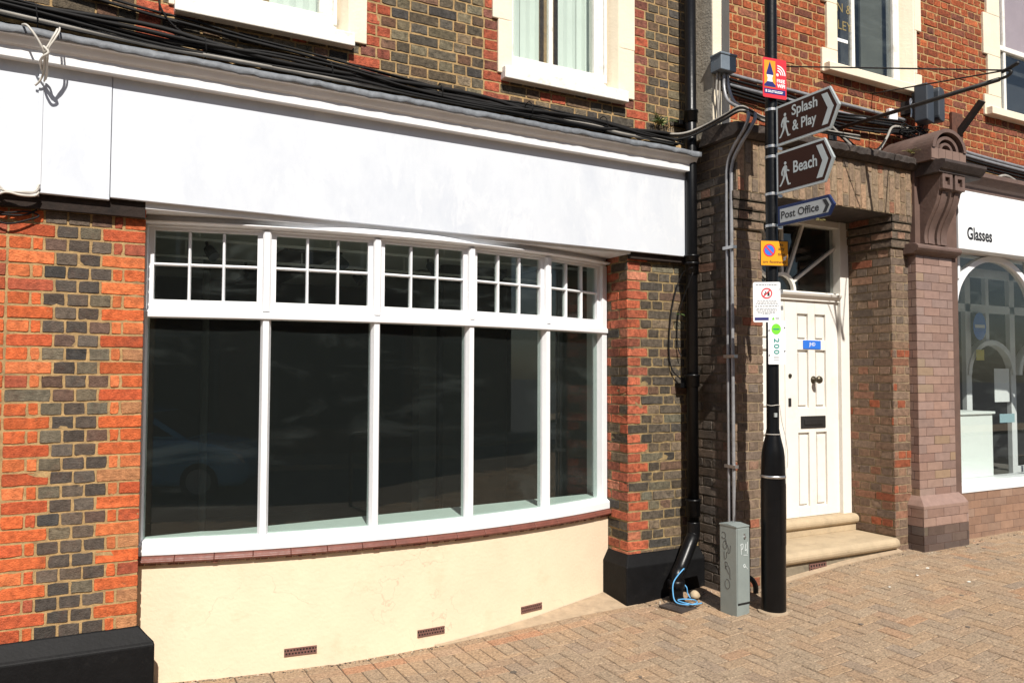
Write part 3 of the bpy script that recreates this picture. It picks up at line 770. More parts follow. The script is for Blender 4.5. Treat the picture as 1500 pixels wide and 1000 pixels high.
    for (x, y) in ((.75, 1.315), (1.75, 1.315), (2.55, 1.315), (1.2, 2.315), (2.2, 2.315), (3.2, 1.315)):
        c = MB(); c.tube([(x, y, 2.60), (x+.01, y, 2.55)], .012, 6); c.tube([(x+.01, y, 2.55), (x+.05, y-.06, 2.48)], [.035, .045], 10)
        c.build('spotlight', m_char, room)
    return b
shop = build_shop()

# ------------------------------------------------------------------ brown and red brick building with the white door
def build_b2():
    b = thing('corner_building', 'brown and red brick building with a white panelled door', 'building', (5.5, .1, 0))
    brown = [(5, (.172, .122, .086)), (3, (.15, .108, .08)), (2, (.195, .132, .09)), (1.3, (.125, .094, .072)), (.4, (.22, .08, .045)), (.9, (.235, .14, .095))]
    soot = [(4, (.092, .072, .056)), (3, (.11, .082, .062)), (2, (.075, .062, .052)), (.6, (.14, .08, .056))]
    brownR = [(5, (.165, .108, .074)), (3, (.14, .095, .07)), (2, (.19, .115, .076)), (1.3, (.25, .075, .038)), (1.8, (.215, .105, .066))]
    def cB(k, u, z, t, rnd): return pick(brown, rnd, .2)
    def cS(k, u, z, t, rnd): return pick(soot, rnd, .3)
    def cR(k, u, z, t, rnd): return pick(brownR if z < 1.9 else brown, rnd, .2)
    F = -.42
    mb = MB()
    brickwork(mb, (0, F, 0), (1, 0, 0), (0, 0, 1), [(4.41, 4.72, -.2, 2.745)], english, cB, b0=-.045, flush=(1, 1))
    mb.box(4.419, 4.712, F+.008, .5, -.4, 3.44, 1)
    p1 = mb.build('brick_pier', [m_brick_b, m_mortar_g], b, colors=True)
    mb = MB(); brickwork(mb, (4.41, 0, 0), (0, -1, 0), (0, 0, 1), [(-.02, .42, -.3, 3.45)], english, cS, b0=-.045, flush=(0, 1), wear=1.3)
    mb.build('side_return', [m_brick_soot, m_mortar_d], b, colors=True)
    mb = MB()
    brickwork(mb, (0, F, 0), (1, 0, 0), (0, 0, 1), [(6.30, 6.60, -.2, 2.745)], english, cR, b0=-.045, flush=(1, 0))
    brickwork(mb, (6.30, 0, 0), (0, -1, 0), (0, 0, 1), [(-.20, .42, -.2, 2.745)], english, cR, b0=-.045, flush=(0, 1))
    mb.box(6.309, 6.6, F+.009, .3, -.4, 3.44, 1)
    p2 = mb.build('brick_pier', [m_brick_b, m_mortar_g], b, colors=True)
    # corbelled courses under the lintel
    for (xa, xb, par, ext) in ((4.41, 4.72, p1, (0, 1)), (6.30, 6.56, p2, (1, 0))):
        mb = MB()
        for k in range(4):
            pj = .016+.010*k; za = 2.748+k*.0745
            x0 = xa-(pj if ext[0] else pj*.8); x1 = xb+(pj if ext[1] else 0)
            x0 = xa-pj*.7; x1 = xb+(pj*.7 if ext[1] else 0)
            brickwork(mb, (0, F-pj, 0), (1, 0, 0), (0, 0, 1), [(x0, x1, za+.008, za+.0745)], english if k % 2 else stretcher, cB, b0=za+.004, course=.0745, flush=(1, 1), rec=.003)
            mb.box(x0+.004, x1-.004, F-pj+.0035, F+.02, za+.012, za+.070, 1)
            if not ext[1]:
                brickwork(mb, (x0, 0, 0), (0, -1, 0), (0, 0, 1), [(-.20, -F+pj, za+.008, za+.0745)], stretcher, cB, b0=za+.004, course=.0745, flush=(0, 1), rec=.003)
                mb.box(x0+.0035, xa+.02, F-pj+.01, .2, za+.012, za+.070, 1)
        mb.build('corbel', [m_brick, m_mortar_d], par, colors=True)
    # soldier-course lintel
    tan = [(4, (.245, .178, .118)), (3, (.205, .145, .098)), (2, (.265, .175, .112)), (1.3, (.16, .12, .088)), (.8, (.25, .12, .075))]
    def cT(k, u, z, t, rnd): return pick(tan, rnd, .2)
    def rowSold(k, a0, a1):
        u = 3.044 + (0 if k % 2 else -.1125); out = []
        while u < 3.5: out.append((u, SL, 'S')); u += SL
        return out
    mb = MB()
    brickwork(mb, (0, F-.05, 0), (0, 0, 1), (-1, 0, 0), [(3.044, 3.462, -6.56, -4.405)], rowSold, cT, b0=-6.60, flush=(0, 0))
    brickwork(mb, (4.405, 0, 0), (0, -1, 0), (0, 0, 1), [(-.02, .47, 3.046, 3.462)], english, cS, b0=3.046, flush=(0, 1))
    mb.box(4.414, 6.56, F-.043, .06, 3.052, 3.46, 1)
    mb.box(4.414, 6.555, F-.042, .06, 3.046, 3.0515, 2)  # underside slab coloured near-black, the soffit's shade painted in
    li = mb.build('lintel', [m_brick_b, m_mortar_g, m_string], b, colors=True)
    st = MB(); rnd = random.Random(2); n = 60; vs = []
    for i in range(n+1):
        x = 4.35+(6.62-4.35)*i/n; j = lambda a=.006: rnd.uniform(-a, a)
        vs += [(x, -.10, 3.462), (x, -.50+j(), 3.464+j(.003)), (x, -.545+j(), 3.50+j()), (x, -.55+j(), 3.545+j(.004)), (x, -.53+j(), 3.565+j(.004)), (x, -.16, 3.61+j())]
    fs = []
    for i in range(n):
        for k in range(6): a = i*6+k; c = i*6+(k+1) % 6; fs.append((a, a+6, c+6, c))
    fs += [tuple(range(6)), tuple(range(n*6+5, n*6-1, -1))]
    st.add(vs, fs); st.build('string_course', m_string, b)
    # upper red wall
    redp = [(5, (.285, .070, .027)), (3, (.235, .060, .027)), (1.6, (.335, .092, .034)), (1.5, (.165, .054, .033)), (.8, (.22, .08, .045))]
    def cU(k, u, z, t, rnd): return pick(redp, rnd, .22)
    Y = -.17; rects = [(4.58, 11.5, 3.50, 4.328), (4.58, 5.79, 4.328, 6.3), (7.05, 8.23, 4.328, 6.3), (9.67, 11.5, 4.328, 6.3)]
    mb = MB(); brickwork(mb, (0, Y, 0), (1, 0, 0), (0, 0, 1), rects, english, cU, b0=.03, wear=1.4)
    mb.box(4.42, 11.5, .12, .2, 3.4, 6.3, 1)
    mb.build('upper_wall', [m_brick, m_mortar_o], b, colors=True)
    q = MB(); q.box(4.408, 4.60, -.203, .3, 3.55, 6.3, 0); q.box(4.412, 4.596, -.208, -.203, 3.55, 6.3, 1)  # grey body paints the shade of the side face; front strip is cream
    q.build('rendered_quoin', [m_grey_render, m_cream2], b, bevel=.006)
    # windows
    def sash2(x0, x1, gx0, gx1, bars, rail, kind):
        w = MB(); zb = 4.42
        w.box(gx0-.05, gx0, -.10, -.02, zb, 6.3); w.box(gx1, gx1+.09, -.10, -.02, zb, 6.3); w.box(gx0-.05, gx1+.09, -.105, -.02, zb-.03, zb+.06)
        for xb in bars: w.box(xb-.022, xb+.022, -.095, -.055, zb+.06, 6.3)
        if rail: w.box(gx0, gx1, -.106, -.04, rail, rail+.055)
        fr = w.build('sash_window', m_white_grub, b, bevel=.005)
        g = MB(); g.box(gx0, gx1, -.075, -.071, zb+.05, 6.3); g.build('pane', m_glass_dk, fr)
        s = MB(); s.prism([(-.02, 4.42), (-.25, 4.405), (-.258, 4.395), (-.258, 4.325), (-.15, 4.325), (-.02, 4.325)], 'x', x0+.04, x1-.10); s.build('window_sill', m_cream2, fr, bevel=.006)
        q = MB(); qr = MB(); zs = [4.33, 4.55, 4.98, 5.42, 5.86, 6.3]
        for i in range(5):
            off = .07 if i % 2 else 0
            q.box(x0+off+.02, gx0-.045, -.192, -.12, zs[i], zs[i+1]); qr.box(gx1+.20, x1-off, -.192, -.12, zs[i], zs[i+1])
        qr.prism([(gx1+.09, -.03), (gx1+.19, -.185), (gx1+.21, -.185), (gx1+.21, -.03)], 'z', 4.42, 6.3)
        q.box(gx0-.07, gx0-.05, -.185, -.02, 4.42, 6.3)
        q.build('surround', m_cream2, fr, bevel=.007); qr.build('surround', m_cream2, fr, bevel=.007)
        v = MB(); v.add([(gx0-.1, .10, 4.3), (gx1+.3, .10, 4.3), (gx1+.3, .10, 6.3), (gx0-.1, .10, 6.3), (gx0-.1, -.02, 4.3), (gx1+.3, -.02, 4.3), (gx1+.3, -.02, 6.3), (gx0-.1, -.02, 6.3)],
                        [(0, 1, 2, 3), (4, 0, 3, 7), (1, 5, 6, 2), (4, 5, 1, 0), (3, 2, 6, 7)])
        v.build('room_behind', mat('dim_grey_room', (.05, .05, .055), .9, var=.1), fr)
        if kind == 1:
            c = MB(); c.box(6.52, 6.86, .03, .05, 4.42, 6.3); c.build('curtain', mat('grey_green_curtain', (.13, .13, .105), .9, var=.12, vscale=4), fr)
            text_mesh('IN &', 'lettering', m_gold, fr, height=.085, loc=(6.03, -.0765, 5.00), local=False)
            text_mesh('NLEY', 'lettering', m_gold, fr, height=.085, loc=(5.975, -.0765, 4.835), local=False)
            c = MB(); c.box(5.985, 6.20, -.080, -.0755, 4.715, 4.745); c.build('sash_lift', m_pure, fr)
        else:
            c = MB(); c.box(gx0, gx1, .0, .01, 5.19, 6.3); c.build('curtain', m_pink, fr)
    sash2(5.70, 7.13, 5.97, 6.83, (6.26,), None, 1)
    sash2(8.14, 9.75, 8.50, 9.45, (8.70,), 5.13, 2)
    # --- doorway
    d = MB(); yd = .09
    d.box(6.185, 6.30, yd-.06, yd+.06, .32, 3.045); d.box(4.72, 4.80, yd-.06, yd+.06, .32, 3.045)
    d.box(4.80, 6.185, yd-.05, yd+.06, 2.985, 3.045); d.box(4.80, 6.185, yd-.045, yd+.05, 2.285, 2.37); d.prism([(yd-.045, 2.30), (yd-.075, 2.33), (yd-.085, 2.352), (yd-.045, 2.358)], 'x', 4.80, 6.185)
    d.box(6.165, 6.185, yd-.02, yd+.05, .33, 2.285)
    df = d.build('door_frame', m_door, b, bevel=.005)
    fl = MB(); cx, cz = 5.485, 2.37
    for ang in (32, 66, 114, 148):
        a = R(ang); L = min(.615/math.sin(a), .695/abs(math.cos(a)))
        p = Vector((math.cos(a), 0, math.sin(a))); w = Vector((-math.sin(a), 0, math.cos(a)))*.012
        o = Vector((cx, 0, cz)); p0 = o+p*.15; p1 = o+p*L
        fl.add([v+Vector((0, y, 0)) for y in (yd-.012, yd+.02) for v in (p0-w, p1-w, p1+w, p0+w)], [(0, 1, 2, 3), (7, 6, 5, 4), (0, 4, 5, 1), (1, 5, 6, 2), (2, 6, 7, 3), (3, 7, 4, 0)])
    arcp = []
    for i in range(20):
        a = math.pi*i/16; arcp.append((cx+.165*math.cos(a), cz+.165*math.sin(a)))
    for i in range(16, -1, -1):
        a = math.pi*i/16; arcp.append((cx+.135*math.cos(a), cz+.135*math.sin(a)))
    n2 = len(arcp)//2
    for i in range(n2-1):
        qd = [arcp[i], arcp[i+1], arcp[len(arcp)-2-i], arcp[len(arcp)-1-i]]
        fl.add([(x, y, z) for y in (yd-.016, yd+.02) for x, z in qd], [(0, 1, 2, 3), (7, 6, 5, 4), (0, 4, 5, 1), (2, 6, 7, 3)])
    fl.box(cx-.012, cx+.012, yd-.012, yd+.02, cz+.15, 2.985)
    fl.build('fanlight', m_door, df)
    g = MB(); g.box(4.80, 6.185, yd+.022, yd+.026, 2.36, 2.99); g.build('pane', m_glass_sash, df)
    v = MB(); v.box(4.7, 6.3, .6, .62, 2.2, 3.2); v.box(4.7, 6.3, .2, .62, 3.06, 3.1); v.box(4.7, 6.3, .2, .62, 2.2, 2.25); v.box(6.28, 6.3, .15, .6, 2.2, 3.1); v.box(4.7, 4.72, .15, .6, 2.2, 3.1); v.build('dark_hall', m_void, df)
    def leaf(xa, xb, full):
        p = MB(); y0, y1 = yd-.025, yd+.03; rec = y0+.019
        cols = ((.165, .305), (.395, .535)); w = xb-xa
        cols = [(xa+w*.235, xa+w*.445), (xa+w*.575, xa+w*.785)]
        rows = [(.42, 1.085), (1.31, 1.835), (1.925, 2.165)]
        p.box(xa, xb, rec+.004, y1, .33, 2.285)
        p.box(xa, cols[0][0], y0, rec+.004, .33, 2.285); p.box(cols[1][1], xb, y0, rec+.004, .33, 2.285)
        p.box(cols[0][1], cols[1][0], y0+.0005, rec+.004, .33, 2.285)
        zz = [.33] + [q for r in rows for q in r] + [2.285]
        for i in range(0, len(zz), 2):
            for c0, c1 in cols: p.box(c0, c1, y0+.0002, rec+.004, zz[i], zz[i+1])
        for z0, z1 in rows:
            for c0, c1 in cols:
                e = .022   # raised field
                p.prism([(c0+e, z0+e), (c1-e, z0+e), (c1-e, z1-e), (c0+e, z1-e)], 'y', y0+.008, rec+.006)
        return p.build('door', m_door, df, bevel=.004)
    dr = leaf(5.487, 6.163, True); leaf(4.803, 5.483, False)
    f = yd-.025
    lp = MB(); lp.box(5.675, 5.995, f-.008, f, 1.125, 1.235, 0); lp.box(5.715, 5.955, f-.014, f-.008, 1.155, 1.205, 0); lp.build('letter_plate', m_iron, dr, bevel=.003)
    kn = MB(); T = Matrix.Translation((5.845, f, 1.565)) @ Matrix.Rotation(R(90), 4, 'X'); kn.lathe([(.034, 0), (.034, .006), (.014, .012), (.013, .04), (.028, .050), (.036, .066), (.030, .082), (.008, .088)], 0, 0, 20, 0, T); kn.build('door_knob', m_brass, dr, smooth=True)
    lk = MB(); T = Matrix.Translation((5.545, f, 1.60)) @ Matrix.Rotation(R(90), 4, 'X'); lk.lathe([(.019, 0), (.019, .008), (.006, .010)], 0, 0, 16, 0, T); lk.build('latch_lock', m_brass, dr)
    lk = MB(); lk.box(5.522, 5.556, f-.006, f, 1.325, 1.40); lk.build('keyhole_plate', m_iron, dr, bevel=.002)
    pl = MB(); pl.box(5.715, 5.945, f-.006, f-.0003, 1.845, 1.925); po = pl.build('name_plate', m_blue2, dr, bevel=.002)
    text_mesh('JHD', 'lettering', m_pure, po, height=.042, loc=(5.79, f-.0062, 1.864), bold=.01, local=False)
    # --- steps
    s = MB()
    def nosed(y0, y1, z0, z1, xa, xb):
        r = (z1-z0)/2; pr = [(y1, z0)]
        for i in range(9):
            a = R(270-180*i/8); pr.append((y0+r+r*math.cos(a)*1.0, (z0+z1)/2+r*math.sin(a)))
        pr.append((y1, z1)); s.prism(pr, 'x', xa, xb)
    nosed(-.47, .02, .085, .178, 4.715, 6.292); nosed(-.05, .16, .240, .328, 4.722, 6.298)
    s.box(4.72, 6.295, -.015, .16, .178, .241)
    so = s.build('doorstep', m_stone, b, bevel=.003)
    r = MB(); r.box(4.72, 6.30, -.425, -.30, -.3, .086); r.build('step_riser', m_stone_d, so)
    a = MB(); a.box(5.20, 5.40, -.4275, -.4255, .005, .062, 1)
    for i in range(7): a.box(5.20+.031*i, 5.214+.031*i, -.432, -.4255, .005, .062)
    for z in (.003, .030, .058): a.box(5.20, 5.40, -.434, -.4255, z, z+.008)
    a.build('air_brick', [m_airbrick, m_void], so)
    k = MB(); n = 24; vs = []
    for i in range(n+1):
        x = 4.72+1.6*i/n; z = gz(x, -.45); vs += [(x, -.424, z+.022), (x, -.47, z+.008), (x, -.47, z-.04)]
    fs = []
    for i in range(n): q0 = i*3; fs += [(q0+1, q0+4, q0+3, q0), (q0+2, q0+5, q0+4, q0+1)]
    k.add(vs, fs); k.build('mortar_fillet', m_conc, so)
    # --- glazed pilaster with pedestal, double console and little pediment
    gl = [(5, (.262, .172, .140)), (3, (.24, .155, .126)), (2, (.285, .192, .155)), (.6, (.27, .19, .13)), (.5, (.21, .128, .102))]
    def cG(k, u, z, t, rnd): return pick(gl, rnd, .12)
    def cGd(k, u, z, t, rnd):
        c = pick(gl, rnd, .12); return c if z > .30 else (c[0]*.38, c[1]*.42, c[2]*.45)
    PX0, PX1, PY = 6.53, 7.055, -.50
    mb = MB()
    brickwork(mb, (0, PY, 0), (1, 0, 0), (0, 0, 1), [(PX0, PX1, .52, 2.72)], stretcher, cG, b0=.52, course=.0775, joint=.004, flush=(1, 1), rec=.003, wear=.45)
    brickwork(mb, (PX0, 0, 0), (0, -1, 0), (0, 0, 1), [(.40, .50, .52, 2.72)], stretcher, cG, b0=.52, course=.0775, joint=.004, flush=(0, 1), rec=.003, wear=.45)
    mb.box(PX0+.004, PX1+.09, PY+.004, -.1, -.2, 3.46, 1); mb.box(PX1+.002, PX1+.10, PY+.05, -.1, -.2, 3.46, 1)
    pil = mb.build('pilaster', [m_glazed, m_mortar_b], b, colors=True)
    mb = MB(); x0, x1, y = 6.47, 7.115, -.575
    brickwork(mb, (0, y, 0), (1, 0, 0), (0, 0, 1), [(x0, x1, -.1, .43)], stretcher, cGd, b0=.43-.0775*7, course=.0775, joint=.004, flush=(1, 1), rec=.003, wear=.45)
    brickwork(mb, (x0, 0, 0), (0, -1, 0), (0, 0, 1), [(.40, -y, -.1, .43)], stretcher, cGd, b0=.43-.0775*7, course=.0775, joint=.004, flush=(0, 1), rec=.003, wear=.45)
    mb.box(x0+.004, x1-.004, y+.004, -.3, -.2, .43, 1)
    a = [(x0, -.3), (x0, y), (x1, y), (x1, -.3)]; t = [(PX0-.004, -.3), (PX0-.004, PY-.004), (PX1+.03, PY-.004), (PX1+.03, -.3)]
    m1 = [(p[0]*.55+q[0]*.45, p[1]*.55+q[1]*.45) for p, q in zip(a, t)]
    vs = [(*p, .43) for p in a] + [(*p, .455) for p in a] + [(*p, .50) for p in m1] + [(*p, .535) for p in t]; c0 = gl[0][1]
    fs = []
    for L_ in range(3):
        for i in range(3): q0 = L_*4+i; fs.append((q0, q0+1, q0+5, q0+4))
    fs.append((12, 13, 14, 15)); mb.add(vs, fs, 0, c0)
    mb.build('pedestal', [m_glazed, m_mortar_b], pil, colors=True)
    cp = MB()
    cap = [(-.40, 2.70), (PY-.015, 2.70), (PY-.03, 2.715), (PY-.055, 2.725), (PY-.07, 2.745), (PY-.07, 2.765), (PY-.05, 2.785), (PY-.02, 2.795), (-.40, 2.795)]
    cp.prism(cap, 'x', PX0-.06, PX1+.05); cp.build('capital', m_terra, pil, bevel=.004)
    for xa, xb in ((6.605, 6.748), (6.785, 6.928)):
        c = MB(); fr_ = [(-.545, 2.795)]
        for i in range(1, 25):
            z = 2.795+.455*i/24; t_ = i/24
            y = -.545 - .135*(t_**1.25) + .016*math.sin(t_*math.pi*2.0) + .012*math.sin(t_*math.pi)
            fr_.append((y, z))
        fr_ += [(-.695, 3.262), (-.695, 3.41)]
        c.prism([(-.48, 2.795)] + fr_ + [(-.48, 3.41)], 'x', xa, xb)
        c.prism([(p[0]-.010, p[1]) for p in fr_[:25]] + [(p[0]+.01, p[1]) for p in reversed(fr_[:25])], 'x', xa+.042, xb-.042)
        w_ = (xb-xa)
        c.box(xa, xa+.038, -.722, -.694, 3.262, 3.40); c.box(xb-.038, xb, -.722, -.694, 3.262, 3.40); c.box(xa+.038, xb-.038, -.722, -.694, 3.262, 3.30); c.box(xa+.038, xb-.038, -.722, -.694, 3.365, 3.40)
        c.build('console', m_terra, pil, bevel=.004)
    e = MB()
    e.prism([(-.17, 3.40), (-.73, 3.40), (-.73, 3.42), (-.75, 3.43), (-.775, 3.465), (-.785, 3.48), (-.785, 3.505), (-.75, 3.515), (-.17, 3.55)], 'x', 6.545, 7.16)
    e.build('entablature', m_terra_d, pil, bevel=.004)  # whole moulding coloured darker than the other terracotta
    pe = MB(); tl = MB()
    tl.box(6.50, 7.00, -.685, -.17, 3.515, 3.625, 0)
    for i in range(5): tl.box(6.50+.10*i+.002, 6.50+.10*(i+1)-.002, -.690, -.684, 3.53, 3.625, 1)
    tl.build('tiled_block', [m_terra, m_glazed2], pil)
    for ro, ri, y0, y1 in ((.245, .205, -.70, -.17), (.165, .130, -.675, -.17), (.095, .065, -.665, -.17)):
        pr = [(6.75+ro*math.cos(math.pi*i/20), 3.625+ro*.78*math.sin(math.pi*i/20)) for i in range(21)]; pi = [(6.75+ri*math.cos(math.pi*i/20), 3.625+ri*.78*math.sin(math.pi*i/20)) for i in range(21)]
        for i in range(20):
            qd = [pr[i], pr[i+1], pi[i+1], pi[i]]
            pe.add([(x, y, z) for y in (y0, y1) for x, z in qd], [(3, 2, 1, 0), (0, 1, 5, 4), (2, 3, 7, 6), (4, 5, 6, 7)])
    pe.add([(6.75+.21*math.cos(math.pi*i/20), -.56, 3.625+.165*math.sin(math.pi*i/20)) for i in range(21)], [tuple(range(21))])
    pe.build('pediment', m_terra, pil)
    # --- optician's shopfront
    co = MB()
    co.prism([(-.17, 3.40), (-.42, 3.40), (-.42, 3.44), (-.45, 3.455), (-.50, 3.50), (-.52, 3.52), (-.52, 3.56), (-.48, 3.575), (-.17, 3.61)], 'x', 7.16, 11.5)
    co.box(7.10, 11.5, -.30, -.15, 2.85, 3.42)
    co.build('shop_cornice', m_terra, b, bevel=.003)
    mb = MB()
    def st2(k, a0, a1): return stretcher(k, a0, a1, .21)
    tp = [(5, (.245, .15, .105)), (3, (.22, .135, .096)), (2, (.27, .17, .12)), (.3, (.10, .055, .045))]
    def cTile(k, u, z, t, rnd): return pick(tp, rnd, .08)
    brickwork(mb, (0, -.42, 0), (1, 0, 0), (0, 0, 1), [(7.08, 11.5, -.1, .50)], st2, cTile, b0=.50-.0775*8, course=.0775, joint=.003, rec=.002, wear=.3)
    mb.box(7.10, 11.5, -.417, -.2, -.3, .499, 1)
    mb.build('tiled_stallboard', [m_glazed, m_mortar_b], b, colors=True)
    s = MB(); s.box(7.16, 11.5, -.43, -.08, .50, .575); s.box(7.16, 7.245, -.36, -.20, .575, 2.80)
    yf0, yf1 = -.34, -.27
    s.box(7.16, 11.5, yf0+.01, -.15, 2.80, 2.86)
    # arched head of the display window with little spandrel lights
    for (cx, hw) in ((8.03, .70), (9.62, .78)):
        n = 28
        o = [(cx+(hw)*math.cos(math.pi*i/n), 2.26+.55*math.sin(math.pi*i/n)) for i in range(n+1)]; q_ = [(cx+(hw-.06)*math.cos(math.pi*i/n), 2.26+.495*math.sin(math.pi*i/n)) for i in range(n+1)]
        for i in range(n):
            qd = [o[i], o[i+1], q_[i+1], q_[i]]
            s.add([(x, y, z) for y in (yf0, yf1) for x, z in qd], [(3, 2, 1, 0), (0, 1, 5, 4), (2, 3, 7, 6), (4, 5, 6, 7)])
        for sx in (-1, 1):
            s.box(cx+sx*hw*.86-.017, cx+sx*hw*.86+.017, yf0+.003, yf1-.003, 2.545, 2.80)
            s.box(cx+sx*(hw+.0)-.02, cx+sx*(hw+.0)+.02, yf0+.002, yf1-.002, .575 if sx > 0 else 2.0, 2.30)
    for sx in (-1, 1): pass
    s.box(7.245, 7.34, yf0+.004, yf1-.004, 2.20, 2.255)
    sf = s.build('shopfront_frame', m_white, b, bevel=.004)
    g = MB(); g.box(7.24, 11.5, -.306, -.302, .57, 2.81); g.build('pane', m_glass_sash, sf)
    # room with its inner arched screen
    I = MB(); x0, x1, y0, y1, z0, z1 = 7.17, 12.5, -.12, 6.0, .25, 2.95
    I.add([(x0, y0, z0), (x1, y0, z0), (x1, y1, z0), (x0, y1, z0)], [(0, 1, 2, 3)], 2)
    I.add([(x0, y0, z1), (x1, y0, z1), (x1, y1, z1), (x0, y1, z1)], [(3, 2, 1, 0)], 1)
    I.add([(x0, y1, z0), (x1, y1, z0), (x1, y1, z1), (x0, y1, z1)], [(0, 1, 2, 3)], 0)
    I.add([(x1, y0, z0), (x1, y1, z0), (x1, y1, z1), (x1, y0, z1)], [(3, 2, 1, 0)], 0)
    I.add([(x0, y0, z0), (x0, y1, z0), (x0, y1, z1), (x0, y0, z1)], [(0, 1, 2, 3)], 0)
    I.box(7.2, 11.5, -.30, -.10, 2.81, 3.0, 0)
    rm = I.build('shop_room', [m_room, m_ceil2, m_floor_in], b)
    a = MB(); ys = .9
    ax0, ax1 = 9.50, 10.44
    a.box(ax0, ax0+.11, ys, ys+.06, .25, 2.95); a.box(ax1, ax1+.11, ys, ys+.06, .25, 2.95); a.box(9.2, 12.5, ys, ys+.06, 2.40, 2.50); a.box(9.2, 12.5, ys, ys+.06, 2.84, 2.95)
    a.box(9.93, 10.0, ys+.004, ys+.056, 2.0, 2.84); a.box(11.55, 11.65, ys, ys+.06, .25, 2.95); a.box(10.9, 10.97, ys+.004, ys+.056, 1.9, 2.84)
    for cx in (10.02, 11.1):
        hw = .50; n = 20
        o = [(cx+hw*math.cos(math.pi*i/n), 1.62+.44*math.sin(math.pi*i/n)) for i in range(n+1)]; q_ = [(cx+(hw-.065)*math.cos(math.pi*i/n), 1.62+.375*math.sin(math.pi*i/n)) for i in range(n+1)]
        for i in range(n):
            qd = [o[i], o[i+1], q_[i+1], q_[i]]
            a.add([(x, y, z) for y in (ys-.02, ys+.07) for x, z in qd], [(3, 2, 1, 0), (0, 1, 5, 4), (2, 3, 7, 6), (4, 5, 6, 7)])
    a.box(10.55, 11.55, ys+.002, ys+.058, .25, .45)
    a.build('arched_screen', m_white, rm, bevel=.004)
    return b
m_terra_d = mat('dark_terracotta', (0.045, 0.032, 0.028), 0.7, var=0.4, vscale=9, bump=0.3, bscale=40)
m_glazed2 = mat('pale_terracotta_tile', (0.21, 0.135, 0.105), 0.5, var=0.15)
m_ceil2 = mat('shop_ceiling_paint', (0.12, 0.12, 0.12), 0.9, var=0.05)
b2 = build_b2()

# things inside the optician's window
def optician_things():
    c = MB(); c.box(7.45, 8.25, -.14, .42, .576, 1.215); c.box(7.43, 8.27, -.16, .44, 1.215, 1.240)
    c.box(7.45, 8.25, -.12, .42, .26, .5755)
    tag(c.build('display_counter', m_counter, bevel=.003), "white display counter standing behind the optician's window", 'counter')
    p = MB(); p.box(9.98, 10.32, .85, .853, 1.28, 1.70); 
    for i, v in enumerate(p.v): p.v[i] = (v[0], v[1]+.008*math.sin(v[0]*30), v[2])
    tag(p.build('paper_notice', m_pure), 'plain white paper sheet under the inner arch of the optician shop', 'notice')
    t = thing('window_sticker', 'blue oval sticker on the screen inside the optician shop', 'sticker', (9.70, .845, 2.22))
    d = MB(); d.prism([(.13*math.cos(2*math.pi*i/28), .17*math.sin(2*math.pi*i/28)) for i in range(28)], 'y', -.002, .002); d.build('disc', m_blue2, t, local=True)
    d = MB(); d.box(-.10, .10, -.004, -.0021, -.02, .02); d.build('band', m_pure, t, local=True)
    s = MB(); s.box(9.62, 9.78, .845, .849, 1.80, 1.93); tag(s.build('yellow_notice', mat('yellow_print', (.6, .5, .08), .6, var=.05)), 'small yellow notice below the blue sticker in the optician shop', 'notice')
    s = MB(); s.box(10.08, 10.40, .845, .850, 1.02, 1.13); tag(s.build('door_plate', mat('pale_blue_plate', (.3, .45, .5), .5, var=.05)), 'pale blue plate low on the glass under the white paper sheet', 'plate')
optician_things()

def shop_sign():
    t = thing('shop_sign', 'white box sign reading Glasses above the arched shop window', 'shop sign', (7.215, -.47, 2.82))
    s = MB(); s.box(0, 4.3, 0, .16, -.01, .555); s.build('sign_box', m_pure, t, local=True, bevel=.004)
    text_mesh('Glasses', 'lettering', m_ink, t, width=.40, height=.125, loc=(.135, -.0005, .085), bold=.028)
shop_sign()

# ------------------------------------------------------------------ downpipe
def downpipe():
    t = thing('downpipe', 'black cast iron downpipe beside the white fascia, kicked out at the foot', 'downpipe', (4.25, -.12, -.1))
    m = MB(); x, y, r = 4.255, -.115, .046
    m.tube([(x, y, 5.6), (x, y, .40)], r, 18)
    m.build('pipe', m_black_gloss, t, smooth=True)
    k = MB(); k.tube(spline([(x, y, .44), (x, y, .36), (x-.012, y-.006, .325), (x-.06, y-.03, .28), (4.07, -.185, .125), (4.01, -.208, .075), (3.997, -.212, .03), (3.997, -.212, -.04), (3.997, -.212, -.12)], 6), .052, 18); k.build('foot_bend', m_black_gloss, t, smooth=True)
    for z in (3.70, 2.52, 2.46, 1.56, .55):
        c = MB(); h = .05 if z != .55 else .07
        c.lathe([(r, z-h), (r+.010, z-h+.004), (r+.010, z+h-.02), (r+.016, z+h-.016), (r+.016, z+h-.002), (r, z+h)], x, y, 20); c.build('socket', m_black_gloss, t, smooth=True)
    c = MB(); c.lathe([(.052, -.03), (.066, -.025), (.066, .03), (.058, .035), (.052, .04)], 3.997, -.212, 20); c.build('socket', m_black_gloss, t, smooth=True)
    c = MB(); c.tube([(3.997, -.212, -.11), (3.985, -.265, -.15)], [.058, .053], 16); c.build('shoe', m_black_gloss, t, smooth=True)
    for z in (3.66, 1.52):
        e = MB(); e.box(x-.085, x+.085, -.075, -.004, z-.02, z+.02); e.build('ear_bracket', m_black_gloss, t, bevel=.004)
downpipe()
def gully():
    t = thing('gully_cover', 'black drain cover on the paving under the downpipe shoe', 'drain cover', (3.95, -.33, gz(3.95, -.33)+.004), R(8))
    m = MB(); m.box(-.13, .13, -.11, .11, -.01, .003)
    for i in range(7): m.box(-.11, .11, -.095+i*.029, -.080+i*.029, .003, .006)
    m.build('grid', m_string, t, local=True)
gully()
